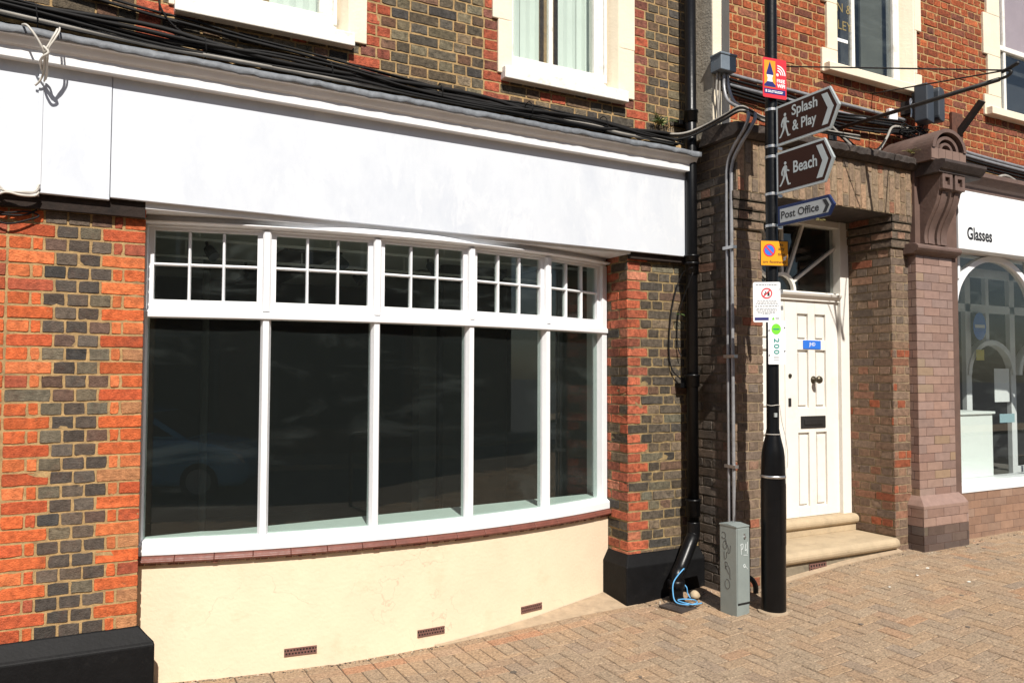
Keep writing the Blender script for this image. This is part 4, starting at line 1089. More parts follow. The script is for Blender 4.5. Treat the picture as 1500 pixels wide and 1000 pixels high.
def hose():
    m = MB()
    g = gz(4.0, -.4)
    pts = [(4.10, -.28, .10), (4.05, -.335, .13), (3.965, -.33, .05), (3.945, -.34, -.03), (3.95, -.37, g+.03), (4.00, -.45, g+.025), (4.10, -.43, g+.022), (4.13, -.36, g+.022), (4.05, -.33, g+.03), (3.97, -.37, g+.038), (4.02, -.47, g+.03), (4.12, -.46, g+.025)]
    pts = [(q[0]-.045, q[1]+.05, q[2]) for q in pts]
    m.tube(spline(pts, 8), .0048, 7)
    m.tube(spline([(4.035, -.22, .02), (4.065, -.25, -.02), (4.075, -.25, g+.06), (4.085, -.27, g+.025)], 6), .0048, 7)
    tag(m.build('rope', m_hose, smooth=True), 'bright blue rope looped round the foot of the black downpipe', 'rope')
    s = MB(); rnd = random.Random(1); vs = []
    s.lathe([(.01, 0), (.035, .008), (.042, .03), (.03, .055), (.012, .066)], 0, 0, 9)
    s.v = [(4.13+v[0]*rnd.uniform(.7, 1.2), -.27+v[1]*rnd.uniform(.7, 1.2), gz(4.13, -.27)+.004+v[2]) for v in s.v]
    tag(s.build('pebble', m_stone, smooth=True), 'pale lump of stone lying beside the blue rope', 'stone')
hose()
def small_wire():
    m = MB(); m.tube(spline([(4.215, -.17, 2.46), (4.19, -.06, 2.40), (4.13, -.02, 2.15), (4.10, -.015, 1.85), (4.12, -.02, 1.66), (4.20, -.04, 1.57)], 8), .006, 6)
    m.tube(spline([(4.22, -.17, 2.42), (4.19, -.03, 2.1), (4.185, -.02, 1.85), (4.20, -.05, 1.75)], 8), .005, 6)
    tag(m.build('loose_cable', m_cable, smooth=True), 'thin black cable hanging in a loop beside the downpipe', 'cable')
small_wire()

# ------------------------------------------------------------------ cables
def cable_run(name, label, paths, group=None, loc=None, ties=()):
    t = thing(name, label, 'cables', loc or paths[0][0][0], group=group)
    for pts, r, m in paths:
        c = MB(); c.tube(spline(pts, 5), r, 6); c.build('cable', m, t, smooth=True)
    for (x, y, z, h, w) in ties:
        c = MB(); c.tube([(x+.004*math.sin(a*2), y+w*math.cos(a), z+h*math.sin(a)) for a in [2*math.pi*i/14 for i in range(15)]], .0035, 5); c.build('cable_tie', m_cable, t)
    return t
def cables():
    rnd = random.Random(21)
    base = [(-1.7, 3.56), (-1.1, 3.54), (-.47, 3.515), (.19, 3.50), (.6, 3.49), (.95, 3.485), (1.4, 3.475), (1.85, 3.46), (2.4, 3.465), (2.92, 3.475), (3.3, 3.47), (3.55, 3.465), (3.85, 3.46), (4.10, 3.475)]
    paths = []
    for i in range(17):
        y = -.03-.13*rnd.random(); oz = rnd.uniform(-.05, .045); ph = rnd.random()*6; am = rnd.uniform(.010, .034)
        pts = []
        for (x, z) in base:
            zz = z+oz*(1 if x < 2.6 else .6)+am*math.sin(x*3.1+ph)+rnd.uniform(-.012, .012)
            yy = y + .012*math.sin(x*2.3+ph*2)
            zz = max(zz, 3.468+(yy+.004)*.26+.016)
            pts.append((x+rnd.uniform(-.05, .05), yy, zz+.03*(4.27-x)/4.7))
        r = rnd.choice((.007, .008, .010, .012, .014))
        paths.append((pts, r, m_cable if i % 6 != 4 else m_cable_g))
    cable_run('cable_bundle', 'thick tangle of black cables lying along the top of the white cornice', paths, ties=[(x, -.09, 3.50+.03*(4.27-x)/4.7, .065, .075) for x in (-.3, .55, 1.3, 2.05, 2.75, 3.4)])
    paths = []
    for i in range(4):
        oz = rnd.uniform(-.022, .022)
        pts = [(x, -.022-.012*rnd.random(), z+oz+rnd.uniform(-.006, .006)) for x, z in ((-1.7, 3.90), (-.6, 3.80), (.15, 3.715), (.5, 3.69), (.8, 3.665), (1.12, 3.645), (1.35, 3.62), (1.65, 3.60), (1.95, 3.575), (2.3, 3.545), (2.7, 3.57), (3.1, 3.56), (3.5, 3.55), (3.9, 3.51))]
        paths.append((pts, .007+.002*(i % 2), m_cable))
    paths.append(([(.30, -.03, 3.86), (.31, -.045, 3.74), (.40, -.03, 3.64), (.58, -.03, 3.56), (.8, -.05, 3.52), (1.0, -.1, 3.49)], .006, m_cable))
    cable_run('cable_bundle', 'thin bundle of black cables clipped across the brick below the upper sills', paths)
    # over the corner and along the string course
    paths = []
    for i in range(7):
        oz = rnd.uniform(-.02, .03); oy = rnd.uniform(-.03, .02)
        pts = [(3.85, -.08+oy, 3.49+oz), (4.08, -.14+oy, 3.49+oz), (4.24, -.215+oy*.5, 3.545+oz), (4.33, -.40+oy, 3.61+oz), (4.36, -.56, 3.64+oz), (4.45, -.585, 3.615+oz), (4.6, -.565, 3.595+oz), (4.9, -.56+oy*.4, 3.60+oz), (5.3, -.55+oy*.3, 3.61+oz*.6), (5.8, -.5, 3.64+oz)]
        paths.append((pts, rnd.choice((.007, .009, .011)), m_cable if i % 3 else m_cable_g))
    cable_run('cable_bundle', 'cables sweeping from the cornice round the building corner onto the stone ledge', paths)
    # white wires hanging over the fascia joint at the left
    paths = [([(-.36, -.20, 3.43), (-.33, -.275, 3.40), (-.28, -.28, 3.33), (-.255, -.25, 3.27), (-.262, -.15, 3.21), (-.28, -.12, 3.17), (-.30, -.10, 3.15)], .006, m_cable_w),
             ([(-.20, -.2, 3.44), (-.205, -.275, 3.39), (-.23, -.275, 3.33), (-.25, -.26, 3.28), (-.245, -.15, 3.22), (-.255, -.10, 3.19)], .006, m_cable_w),
             ([(-.19, -.2, 3.45), (-.19, -.27, 3.40), (-.21, -.28, 3.35), (-.235, -.27, 3.30), (-.24, -.24, 3.25), (-.25, -.15, 3.20), (-.26, -.10, 3.18)], .005, m_cable_w),
             ([(-.26, -.27, 3.31), (-.235, -.275, 3.28), (-.26, -.265, 3.255), (-.275, -.20, 3.24), (-.262, -.13, 3.21)], .007, m_cable_w)]
    cable_run('wire_cluster', 'knot of dirty white wires hanging over the cornice at the fascia joint', paths)
    paths = []
    for i in range(3):
        z = 2.545+.022*i+.006*(i % 2)
        paths.append(([(-1.5, -.09, z-.01), (-.7, -.10, z-.005), (-.5, -.115, z+.02*(i-1)), (-.42, -.10, z+.012-.02*i), (-.35, -.115, z-.012*i), (-.29, -.10, z+.006-.01*i), (-.27, -.09, z+.03)], .0065, m_cable_w))
    cable_run('wire_cluster', 'white wires looping along the bottom edge of the fascia at far left', paths)
    paths = [([(-.52, -.02, 2.44), (-.42, -.035, 2.40), (-.32, -.03, 2.43), (-.27, -.02, 2.46), (-.33, -.03, 2.475), (-.42, -.03, 2.46), (-.52, -.03, 2.47)], .005, m_cable), ([(-.6, -.02, 2.47), (-.45, -.03, 2.45), (-.34, -.03, 2.455), (-.28, -.02, 2.49)], .005, m_cable)]
    cable_run('wire_cluster', 'small loop of black wire hanging on the red brick under the fascia', paths)
    # along the red wall
    paths = []
    for z0, r, m in ((4.085, .017, m_conduit), (3.995, .020, m_conduit)):
        paths.append(([(4.50, -.215, z0), (4.62, -.20, z0), (5.4, -.196, z0-.01), (6.3, -.196, z0-.02), (6.85, -.196, z0-.03)], r, m))
    for i in range(5):
        z0 = 4.05-.03*i
        paths.append(([(4.5, -.22, z0), (4.62, -.21, z0-.01), (5.2, -.205, z0-.03+rnd.uniform(-.01, .01)), (5.8, -.21, z0-.08), (6.3, -.21, z0-.06+rnd.uniform(-.02, .02)), (6.8, -.22, z0-.02)], .010, m_cable))
    cable_run('conduit_run', 'grey conduits and black cables running along the red brick under the window', paths)
    paths = []
    for i in range(6):
        d = rnd.uniform(0, .05); e = rnd.uniform(-.03, .03)
        paths.append(([(5.55, -.30, 3.86+e), (5.75, -.35, 3.74-d), (5.98, -.36, 3.63-d), (6.22, -.35, 3.66-d), (6.40, -.32, 3.78), (6.55, -.28, 3.90+e), (6.8, -.25, 3.93+e), (6.98, -.25, 3.95)], rnd.choice((.008, .010, .012)), m_cable if i % 4 else m_cable_g))
    for i in range(6):
        pts = [(6.55+rnd.uniform(0, .5), -.25-rnd.random()*.1, 3.90+rnd.uniform(-.05, .08)) for _ in range(6)]; paths.append((pts, .006, m_cable))
    cable_run('cable_bundle', 'drooping loop of black cables on the red wall above the door lintel', paths)
    paths = []
    for i in range(6):
        z0 = 3.86-.035*i
        paths.append(([(7.15, -.22, z0+rnd.uniform(-.02, .03)), (7.5, -.215, z0+.02), (8.1, -.21, z0+.0), (8.9, -.21, z0-.02), (10.5, -.21, z0-.04)], .017 if i < 2 else .010, m_conduit if i < 2 else m_cable))
    paths.append(([(7.2, -.25, 3.72), (7.7, -.24, 3.66), (8.1, -.24, 3.62), (8.4, -.24, 3.70), (8.7, -.24, 3.64), (9.2, -.24, 3.55)], .016, m_cable_g))
    cable_run('conduit_run', 'conduits and cables running along the red brick right of the little pediment', paths)
cables()
def flaunching():
    fl = MB(); rnd = random.Random(12); n = 110; vs = []
    for i in range(n+1):
        x = -1.7+5.9*i/n; a = rnd.uniform(0, .03); b_ = rnd.uniform(0, .016)
        vs += [(x, -.001, 3.455), (x, -.055-a*.8, 3.448), (x, -.05-a, 3.462+b_), (x, -.022-a*.5, 3.492+b_*.8), (x, -.001, 3.515+a*.7)]
    fs = []
    for i in range(n):
        for k in range(5): q = i*5+k; w = i*5+(k+1) % 5; fs.append((q, q+5, w+5, w))
    fl.add(vs, fs); tilt(fl); fl.build('mortar_fillet', m_mortar_y, shop)
flaunching()
def junction():
    t = thing('junction_box', 'grey electrical box on the cream corner with conduits dropping from it', 'electrical box', (4.46, -.25, 4.12))
    m = MB(); m.box(4.385, 4.55, -.33, -.205, 4.05, 4.185); m.box(4.378, 4.557, -.337, -.205, 4.172, 4.192); m.build('casing', m_jbox, t, bevel=.006)
    C = [[(4.47, -.27, 4.05), (4.47, -.27, 3.93), (4.455, -.33, 3.80), (4.43, -.50, 3.68), (4.405, -.60, 3.60), (4.385, -.58, 3.50), (4.384, -.46, 3.38), (4.386, -.39, 3.25), (4.388, -.378, 3.0), (4.388, -.378, 2), (4.388, -.378, 1), (4.388, -.378, .3)],
         [(4.51, -.27, 4.05), (4.515, -.27, 3.95), (4.51, -.34, 3.80), (4.50, -.50, 3.68), (4.47, -.605, 3.60), (4.425, -.60, 3.50), (4.395, -.52, 3.38), (4.39, -.44, 3.25), (4.388, -.428, 3.0), (4.388, -.428, 2), (4.388, -.428, 1), (4.388, -.428, .3)]]
    for pts in C:
        c = MB(); c.tube(spline(pts, 6), .014, 8); c.build('conduit', m_conduit, t, smooth=True)
    for pts in ([(4.41, -.26, 4.05), (4.405, -.25, 3.9), (4.42, -.25, 3.8), (4.43, -.24, 3.66)], [(4.43, -.26, 4.05), (4.44, -.25, 3.9), (4.425, -.25, 3.75), (4.45, -.24, 3.66)]):
        c = MB(); c.tube(spline(pts, 6), .009, 7); c.build('conduit', m_cable_g, t, smooth=True)
    for z in (.9, 1.75, 2.6):
        c = MB(); c.box(4.37, 4.409, -.46, -.345, z-.012, z+.012); c.build('saddle_clip', m_steel, t)
junction()
def equipment():
    for i, (x, y, z, w, h, d, rx, lab) in enumerate(((6.90, -.36, 4.17, .17, .36, .12, 3, 'squarer of two charcoal equipment boxes on the red wall, nearer the door'), (7.12, -.34, 4.20, .15, .33, .10, -2, 'rounder of two charcoal equipment boxes on the red wall, nearer the right window'))):
        t = thing('equipment_box', lab, 'equipment box', (x, y, z), R(14), 'charcoal equipment boxes on the red wall')
        m = MB(); r = .02 if i == 0 else .05; pr = []
        for cx, cz, a0 in ((w/2-r, h/2-r, 0), (-w/2+r, h/2-r, 90), (-w/2+r, -h/2+r, 180), (w/2-r, -h/2+r, 270)):
            for k in range(5): a = R(a0+22.5*k); pr.append((cx+r*math.cos(a), cz+r*math.sin(a)))
        m.prism(pr, 'y', -d/2, d/2); m.build('casing', m_char, t, local=True, bevel=.012, seg=3)
        bk = MB(); bk.box(-.03, .03, d/2, d/2+.14, -.06, .06); bk.box(-.05, .05, d/2-.001, d/2+.03, -.12, .12); bk.build('mount', m_iron, t, local=True)
    b = MB(); b.box(6.60, 6.72, -.215, -.172, 4.02, 4.13); tag(b.build('wall_box', m_pure, bevel=.006), 'small white box fixed to the red wall beside the charcoal boxes', 'electrical box')
equipment()
def arm():
    t = thing('sign_bracket', 'long black iron arm projecting from the red wall over the pavement', 'bracket', (5.85, -.17, 3.81))
    m = MB(); m.tube([(5.85, -.16, 3.81), (5.85, -1.0, 3.795), (5.85, -1.66, 3.785)], .017, 10)
    m.tube(spline([(5.85, -1.64, 3.785), (5.85, -1.72, 3.790), (5.85, -1.745, 3.815), (5.85, -1.715, 3.835), (5.85, -1.69, 3.838)], 6), .012, 8)
    m.tube(spline([(5.85, -1.68, 3.832), (5.85, -1.74, 3.845), (5.85, -1.80, 3.862)], 4), .014, 8); m.build('arm', m_iron, t, smooth=True)
    for pts in ([(6.42, -.17, 4.25), (5.85, -1.71, 3.835)], [(5.10, -.17, 4.26), (5.85, -1.71, 3.835)]):
        c = MB(); c.tube(pts, .006, 6); c.build('stay', m_iron, t)
    w = MB(); w.box(5.80, 5.90, -.19, -.171, 3.72, 3.90); w.build('wall_plate', m_iron, t, bevel=.004)
    w = MB(); w.tube(spline([(5.85, -.95, 3.82), (5.86, -.95, 3.845), (5.85, -.95, 3.86), (5.84, -.95, 3.83), (5.85, -.955, 3.76), (5.85, -.95, 3.71), (5.855, -.95, 3.73)], 5), .006, 6); w.build('hook', m_steel, t)
arm()
def rust_bracket():
    t = thing('wall_strut', 'rusty stub bracket with a raked strut on the red wall above the pediment', 'bracket', (7.68, -.18, 4.15))
    m = MB(); m.box(7.58, 7.76, -.20, -.171, 3.93, 4.26); m.build('back_plate', m_rust, t, bevel=.004)
    m = MB(); m.prism([(-.20, 4.02), (-.20, 4.10), (-.42, 4.33), (-.46, 4.30)], 'x', 7.66, 7.72); m.build('strut', m_iron, t, bevel=.004)
rust_bracket()

# ------------------------------------------------------------------ weeds
def weed(name, label, loc, n, L, mats, spread=1.0, up=.7, seed=1, out=(0, -1)):
    rnd = random.Random(seed); t = thing(name, label, 'plant', loc)
    lv = MB(); stm = MB()
    for i in range(n):
        a = rnd.uniform(0, 2*math.pi); d = Vector((math.cos(a)*spread+out[0]*.25, math.sin(a)*spread*.5+out[1]*.3, up*rnd.uniform(.5, 1.4))).normalized()
        l = L*rnd.uniform(.6, 1.1); pts = []
        for k in range(7):
            u = k/6; p = d*l*u + Vector((0, 0, -.45*l*u*u)); pts.append(p)
        stm.tube(pts, .0018, 5)
        for k in range(1, 7):
            dirv = (pts[k]-pts[k-1]).normalized(); side = dirv.cross(Vector((0, 0, 1))); side = side.normalized() if side.length > .01 else Vector((1, 0, 0))
            w = L*.20*(1-.10*k)
            for sg in (-1, 1):
                q = side*sg*w + dirv*w*.5 + Vector((0, 0, rnd.uniform(-.3, .2)*w))
                c = pts[k]; nrm = dirv*w*.22
                lv.add([c, c+q*.5+nrm, c+q, c+q*.5-nrm], [(0, 1, 2, 3)], rnd.choice(range(len(mats))))
    so = stm.build('stem', mats[0], t, local=True); lv.build('foliage', mats, t, local=True)
weed('fern', 'wild fern growing from the brick beside the downpipe above the cornice', (4.04, -.02, 3.62), 12, .20, [m_leaf, m_leaf, m_leaf2], 1.0, .9, 3)
weed('weed', 'tiny green weed sprouting beside the downpipe half way up', (4.175, -.05, 2.09), 6, .06, [m_leaf], 1.0, .4, 5)
weed('weed', 'dry straw-coloured weed on the ledge left of the little pediment', (6.46, -.52, 3.60), 9, .11, [m_leaf2, m_leaf], 1.0, .6, 8)
weed('weed', 'pale dry moss tuft under the tip of the white Post Office sign', (4.37, -1.29, 2.662), 10, .055, [m_leaf2], .9, .3, 11)

# ------------------------------------------------------------------ sign pole
PXY = Vector((4.387, -.82)); GP = gz(4.387, -.82)
def pole():
    t = thing('sign_post', 'tall black steel post with a wide base carrying the direction signs', 'sign post', (PXY.x, PXY.y, GP)); t.rotation_euler = (0, .0075, 0)
    m = MB(); m.lathe([(.0865, -.06), (.0865, .93), (.0855, .98), (.082, 1.11), (.076, 1.16), (.055, 1.25), (.0445, 1.31), (.0435, 6.0)], 0, 0, 32); m.build('shaft', m_black_gloss, t, local=True, smooth=True).modifiers.new('es', 'EDGE_SPLIT').split_angle = R(35)
    b = MB(); b.lathe([(.0865, .955), (.0905, .956), (.0905, .974), (.0865, .975)], 0, 0, 32); b.build('band', m_steel, t, local=True, smooth=True)
    d = MB(); n = 10; vs = []
    for z in (.48, .915):
        for i in range(n+1):
            a = R(-70+75*i/n)-R(30); vs.append((.0892*math.cos(a), .0892*math.sin(a), z))
    d.add(vs, [(i, i+1, n+2+i, n+1+i) for i in range(n)])
    do = d.build('access_door', m_black_gloss, t, local=True); sm = do.modifiers.new('s', 'SOLIDIFY'); sm.thickness = .003; sm.offset = -1
    w = MB()
    w.tube([(.045*math.cos(a), .045*math.sin(a), 1.48+.003*math.sin(a*3)) for a in [2*math.pi*i/20 for i in range(21)]], .003, 5)
    w.tube([(.053*math.cos(a), (.055*math.sin(a)), 1.27) for a in [2*math.pi*i/20 for i in range(21)]], .003, 5)
    w.tube(spline([(.034, -.034, 1.48), (.045, -.045, 1.36), (.062, -.062, 1.25), (.072, -.072, 1.13), (.064, -.074, 1.03)], 6), .003, 5)
    w.build('cable_tie', m_cable_w, t, local=True)
    st = MB(); st.box(-.03, -.004, -.0465, -.038, 1.395, 1.425); st.build('sticker_remnant', m_signgrey, t, local=True)
    f = MB(); f.lathe([(.118, -.03), (.112, .002), (.098, .006), (.085, .009)], 0, 0, 20); f.build('mortar_collar', m_conc, t, local=True)
    # clamps for the blades
    for z in (3.290, 3.565, 2.935, 3.212, 2.70):
        c = MB(); c.lathe([(.044, z-GP-.010), (.0485, z-GP-.010), (.0485, z-GP+.010), (.044, z-GP+.010)], 0, 0, 24); c.box(.03, .10, -.012, .012, z-GP-.010, z-GP+.010); c.build('clamp', m_steel, t, local=True, bevel=.001)
pole()
def walker(mb, x, z, h, y0, y1, mi=0):
    # a walking figure standing h tall with its feet at z
    def P(pts): mb.prism([(x+p[0]*h, z+p[1]*h) for p in pts], 'y', y0, y1, mi)
    P([(.0+.062*math.cos(2*math.pi*i/14), .93+.072*math.sin(2*math.pi*i/14)) for i in range(14)])
    P([(-.10, .80), (-.02, .845), (.07, .82), (.10, .74), (.06, .50), (-.09, .48), (-.09, .66)])        # torso
    P([(-.10, .80), (-.09, .68), (-.15, .56), (-.14, .44), (-.20, .44), (-.22, .57), (-.15, .74)])      # rear arm
    P([(.07, .80), (.10, .66), (.22, .60), (.21, .55), (.06, .60), (.04, .68)])                        # front arm
    P([(-.09, .50), (.01, .48), (-.05, .28), (-.22, .03), (-.30, .0), (-.32, .05), (-.27, .08), (-.15, .28)])  # rear leg
    P([(-.04, .50), (.07, .50), (.12, .28), (.19, .06), (.28, .06), (.27, .0), (.13, .0), (.04, .28)])  # front leg
def finger(name, label, z0, z1, L, style, lines, x0=.068):
    h = z1-z0
    t = thing(name, label, 'direction sign', (PXY.x+.0075*(z0-GP), PXY.y, z0), R(-91), 'direction signs on the black post'); t.scale = (1.03, 1.03, 1.03)
    tip = .075 if h > .2 else .045
    def outline(e): return [(x0+e, e), (L-tip-e*.35, e), (L-e*1.15, h/2), (L-tip-e*.35, h-e), (x0+e, h-e)]
    b = MB(); b.prism(outline(0), 'y', -.018, .0); bo = b.build('board', m_signgrey if style == 'brown' else m_blue, t, local=True, bevel=.003)
    if style == 'brown':
        f = MB(); f.prism(outline(.001), 'y', -.0192, -.0181); f.build('border', m_sign_pale, t, local=True)
        f = MB(); f.prism(outline(.0165), 'y', -.0202, -.0193); f.build('panel', m_sign_br, t, local=True)
        yy = -.0203; ink = m_sign_pale
        a = MB(); walker(a, x0+.082, .048, min(.17, h*.62), yy-.0008, yy); a.build('walking_figure', ink, t, local=True)
    else:
        f = MB(); f.prism(outline(.003), 'y', -.0188, -.0181); f.build('border', m_blue, t, local=True)
        f = MB(); f.prism(outline(.022), 'y', -.0192, -.0186); f.build('panel', m_sign_wh, t, local=True)
        yy = -.0193; ink = m_ink
    c = MB(); cw = .048 if style == 'brown' else .030; xc = L-tip-.068 if style == 'brown' else L-tip-.052; e = .038 if style == 'brown' else .026; pt = .050 if style == 'brown' else .026
    c.prism([(xc, e), (xc+cw, e), (xc+cw+pt, h/2), (xc+cw, h-e), (xc, h-e), (xc+pt, h/2)], 'y', yy-.0008, yy); c.build('chevron', ink, t, local=True)
    for txt, x, z, w, hh in lines: text_mesh(txt, 'lettering', ink, t, width=w, height=hh, loc=(x, yy, z), bold=.016)
finger('direction_sign', 'topmost brown sign reading Splash & Play with a walking figure', 3.275, 3.561, .612, 'brown', [('Splash', .212, .158, .222, .096), ('& Play', .216, .050, .208, .096)])
finger('direction_sign', 'brown sign reading Beach below the Splash & Play sign', 2.920, 3.218, .565, 'brown', [('Beach', .222, .120, .205, .083)])
finger('direction_sign', 'small white and blue sign reading Post Office, lowest of the pointing signs', 2.685, 2.825, .565, 'white', [('Post Office', .108, .046, .330, .054)], x0=.075)

def flat_sign(name, label, cx, z0, z1, xa, xb, yaw, matl, back=True, r=.012):
    t = thing(name, label, 'sign', (PXY.x+.0075*(z0-GP), PXY.y-.064, z0), R(yaw)); t.scale = (1.03, 1.03, 1.03)
    h = z1-z0; pr = []
    for ccx, cz, a0 in ((xb-r, h-r, 0), (xa+r, h-r, 90), (xa+r, r, 180), (xb-r, r, 270)):
        for k in range(4): a = R(a0+30*k); pr.append((ccx+r*math.cos(a), cz+r*math.sin(a)))
    m = MB(); m.prism(pr, 'y', -.0015, .0015); m.build('plate', matl, t, local=True)
    bk = MB(); bk.box(-.03, .03, .0016, .024, h*.3, h*.3+.03); bk.box(-.03, .03, .0016, .024, h*.7, h*.7+.03); bk.build('clip', m_steel, t, local=True)
    return t, h
def L(t, name, m, fn, layer):
    mb = MB(); fn(mb, -.0015-.0006*layer-.0005, -.0015-.0006*layer+.0001); return mb.build(name, m, t, local=True)
def signs():
    # wifi
    t, h = flat_sign('wifi_sign', 'red and orange FREE WiFi sign high on the black post', 0, 3.636, 3.923, -.130, .078, -7, m_red)
    L(t, 'orange_panel', m_orange, lambda b, y0, y1: b.box(-.118, -.020, y0, y1, .075, .268), 1)
    L(t, 'tower', m_navy, lambda b, y0, y1: (b.prism([(-.069, .262), (-.038, .175), (-.038, .165), (-.10, .165), (-.10, .175)], 'y', y0, y1), b.prism([(-.118, .078), (-.02, .078), (-.02, .092), (-.045, .115), (-.093, .115), (-.118, .092)], 'y', y0, y1)), 2)
    L(t, 'tower_waist', m_pure, lambda b, y0, y1: b.prism([(-.093, .1155), (-.045, .1155), (-.05, .14), (-.041, .164), (-.097, .164), (-.088, .14)], 'y', y0, y1), 2)
    def arcs(b, y0, y1):
        ox, oz = -.002, .172
        b.prism([(ox+.011*math.cos(2*math.pi*i/12), oz+.011*math.sin(2*math.pi*i/12)) for i in range(12)], 'y', y0, y1)
        for ra in (.026, .044, .062):
            for i in range(8):
                a0, a1 = R(90*i/8), R(90*(i+1)/8)
                b.prism([(ox+ra*math.cos(a0), oz+ra*math.sin(a0)), (ox+(ra+.009)*math.cos(a0), oz+(ra+.009)*math.sin(a0)), (ox+(ra+.009)*math.cos(a1), oz+(ra+.009)*math.sin(a1)), (ox+ra*math.cos(a1), oz+ra*math.sin(a1))], 'y', y0, y1)
    L(t, 'wifi_symbol', m_pure, arcs, 1)
    text_mesh('FREE', 'lettering', m_pure, t, width=.072, height=.026, loc=(-.008, -.0018, .116), bold=.03)
    text_mesh('WiFi', 'lettering', m_pure, t, width=.072, height=.028, loc=(-.008, -.0018, .080), bold=.04)
    L(t, 'blue_strip', m_navy, lambda b, y0, y1: b.box(-.118, .066, y0, y1, .028, .064), 1)
    L(t, 'small_print', m_pure, lambda b, y0, y1: [b.box(x, x+w, y0, y1, z, z+.005) for x, w, z in ((-.09, .03, .048), (-.055, .045, .048), (-.005, .05, .048), (-.09, .05, .038), (-.03, .07, .038))] + [b.box(-.108, -.098, y0, y1, .036, .056)], 2)
    # footway parking restriction
    t, h = flat_sign('parking_sign', 'amber no-waiting sign reading At any time on footway', 0, 2.396, 2.580, -.140, .075, -19, m_ink)
    L(t, 'amber_face', m_yellow, lambda b, y0, y1: b.box(-.134, .069, y0, y1, .006, .178), 1)
    circ = lambda r, b, y0, y1: b.prism([(-.071+r*math.cos(2*math.pi*i/28), .112+r*math.sin(2*math.pi*i/28)) for i in range(28)], 'y', y0, y1)
    L(t, 'red_ring', m_red, lambda b, y0, y1: circ(.046, b, y0, y1), 2)
    L(t, 'blue_disc', m_blue2, lambda b, y0, y1: circ(.036, b, y0, y1), 3)
    L(t, 'red_slash', m_red, lambda b, y0, y1: b.prism([(-.071-.030, .112+.022), (-.071-.022, .112+.030), (-.071+.030, .112-.022), (-.071+.022, .112-.030)], 'y', y0, y1), 4)
    for s, x, z, w, hh in (('At', .005, .143, .030, .021), ('any', -.003, .106, .046, .026), ('time', -.008, .075, .056, .021), ('on footway', -.122, .016, .180, .024)):
        text_mesh(s, 'lettering', m_ink, t, width=w, height=hh, loc=(x, -.0027, z), bold=.012)
    L(t, 'scuff', m_pure, lambda b, y0, y1: b.prism([(.030, .060), (.058, .078), (.060, .070), (.050, .058), (.054, .048), (.036, .040), (.030, .048), (.044, .056)], 'y', y0, y1), 3)
    # dog / litter notice
    t, h = flat_sign('notice_sign', 'grey-white notice with a red prohibition circle on the black post', 0, 1.989, 2.274, -.176, .012, -36, m_pure)
    cx, cz = -.082, .205
    def ring(b, y0, y1):
        for i in range(28):
            a0, a1 = 2*math.pi*i/28, 2*math.pi*(i+1)/28
            b.prism([(cx+.030*math.cos(a0), cz+.030*math.sin(a0)), (cx+.038*math.cos(a0), cz+.038*math.sin(a0)), (cx+.038*math.cos(a1), cz+.038*math.sin(a1)), (cx+.030*math.cos(a1), cz+.030*math.sin(a1))], 'y', y0, y1)
        b.prism([(cx-.024, cz-.018), (cx-.018, cz-.024), (cx+.024, cz+.018), (cx+.018, cz+.024)], 'y', y0, y1)
    def fig(b, y0, y1):
        b.prism([(cx+.004, cz-.019), (cx+.020, cz-.019), (cx+.018, cz+.008), (cx+.006, cz+.008)], 'y', y0, y1)
        b.prism([(cx-.018, cz-.010), (cx-.004, cz-.002), (cx-.003, cz+.014), (cx-.012, cz+.012), (cx-.010, cz+.002), (cx-.020, cz-.004)], 'y', y0, y1)
    L(t, 'pictogram', m_ink, fig, 1); L(t, 'prohibition_ring', m_red, ring, 2)
    rnd = random.Random(6)
    def lines(b, y0, y1):
        for z, hh, wd in ((.262, .008, .15), (.148, .005, .13), (.138, .005, .14), (.128, .005, .15), (.110, .008, .16), (.092, .005, .14), (.083, .005, .15), (.074, .005, .13), (.065, .005, .12), (.056, .005, .06)):
            x = cx-wd/2
            while x < cx+wd/2:
                w = rnd.uniform(.006, .02); b.box(x, min(x+w, cx+wd/2), y0, y1, z, z+hh*.8); x += w+.005
    L(t, 'small_print', m_inkgrey, lines, 1)
    L(t, 'navy_strip', m_navy, lambda b, y0, y1: b.box(-.166, -.070, y0, y1, .014, .034), 1)
    L(t, 'green_emblem', m_lime, lambda b, y0, y1: b.prism([(-.048, .016), (-.030, .016), (-.034, .03), (-.039, .036), (-.044, .03)], 'y', y0, y1), 1)
    L(t, 'emblem_text', m_inkgrey, lambda b, y0, y1: [b.box(-.024, .002, y0, y1, z, z+.004) for z in (.018, .027)], 1)
    # 200 marker
    t, h = flat_sign('distance_sign', 'narrow white sign reading 200 with a lime disc, below the notice', 0, 1.683, 1.988, -.078, .048, -25, m_pure, r=.004)
    L(t, 'lime_disc', m_lime, lambda b, y0, y1: b.prism([(-.020+.034*math.cos(2*math.pi*i/24), .248+.038*math.sin(2*math.pi*i/24)) for i in range(24)], 'y', y0, y1), 1)
    L(t, 'disc_text', m_teal, lambda b, y0, y1: b.box(-.042, .002, y0, y1, .243, .251), 2)
    text_mesh('200', 'lettering', m_teal, t, width=.112, height=.040, loc=(-.038, -.0018, .183), bold=.02, rot=R(-90), spacing=1.25)
    L(t, 'small_print', m_inkgrey, lambda b, y0, y1: [b.box(-.04, -.002, y0, y1, z, z+.003) for z in (.03, .042, .052)], 1)
    L(t, 'bolt', m_ink, lambda b, y0, y1: [b.box(x, x+.007, y0-.004, y1, z, z+.007) for x, z in ((-.074, .235), (-.074, .06), (.036, .255), (.036, .09))], 1)
signs()

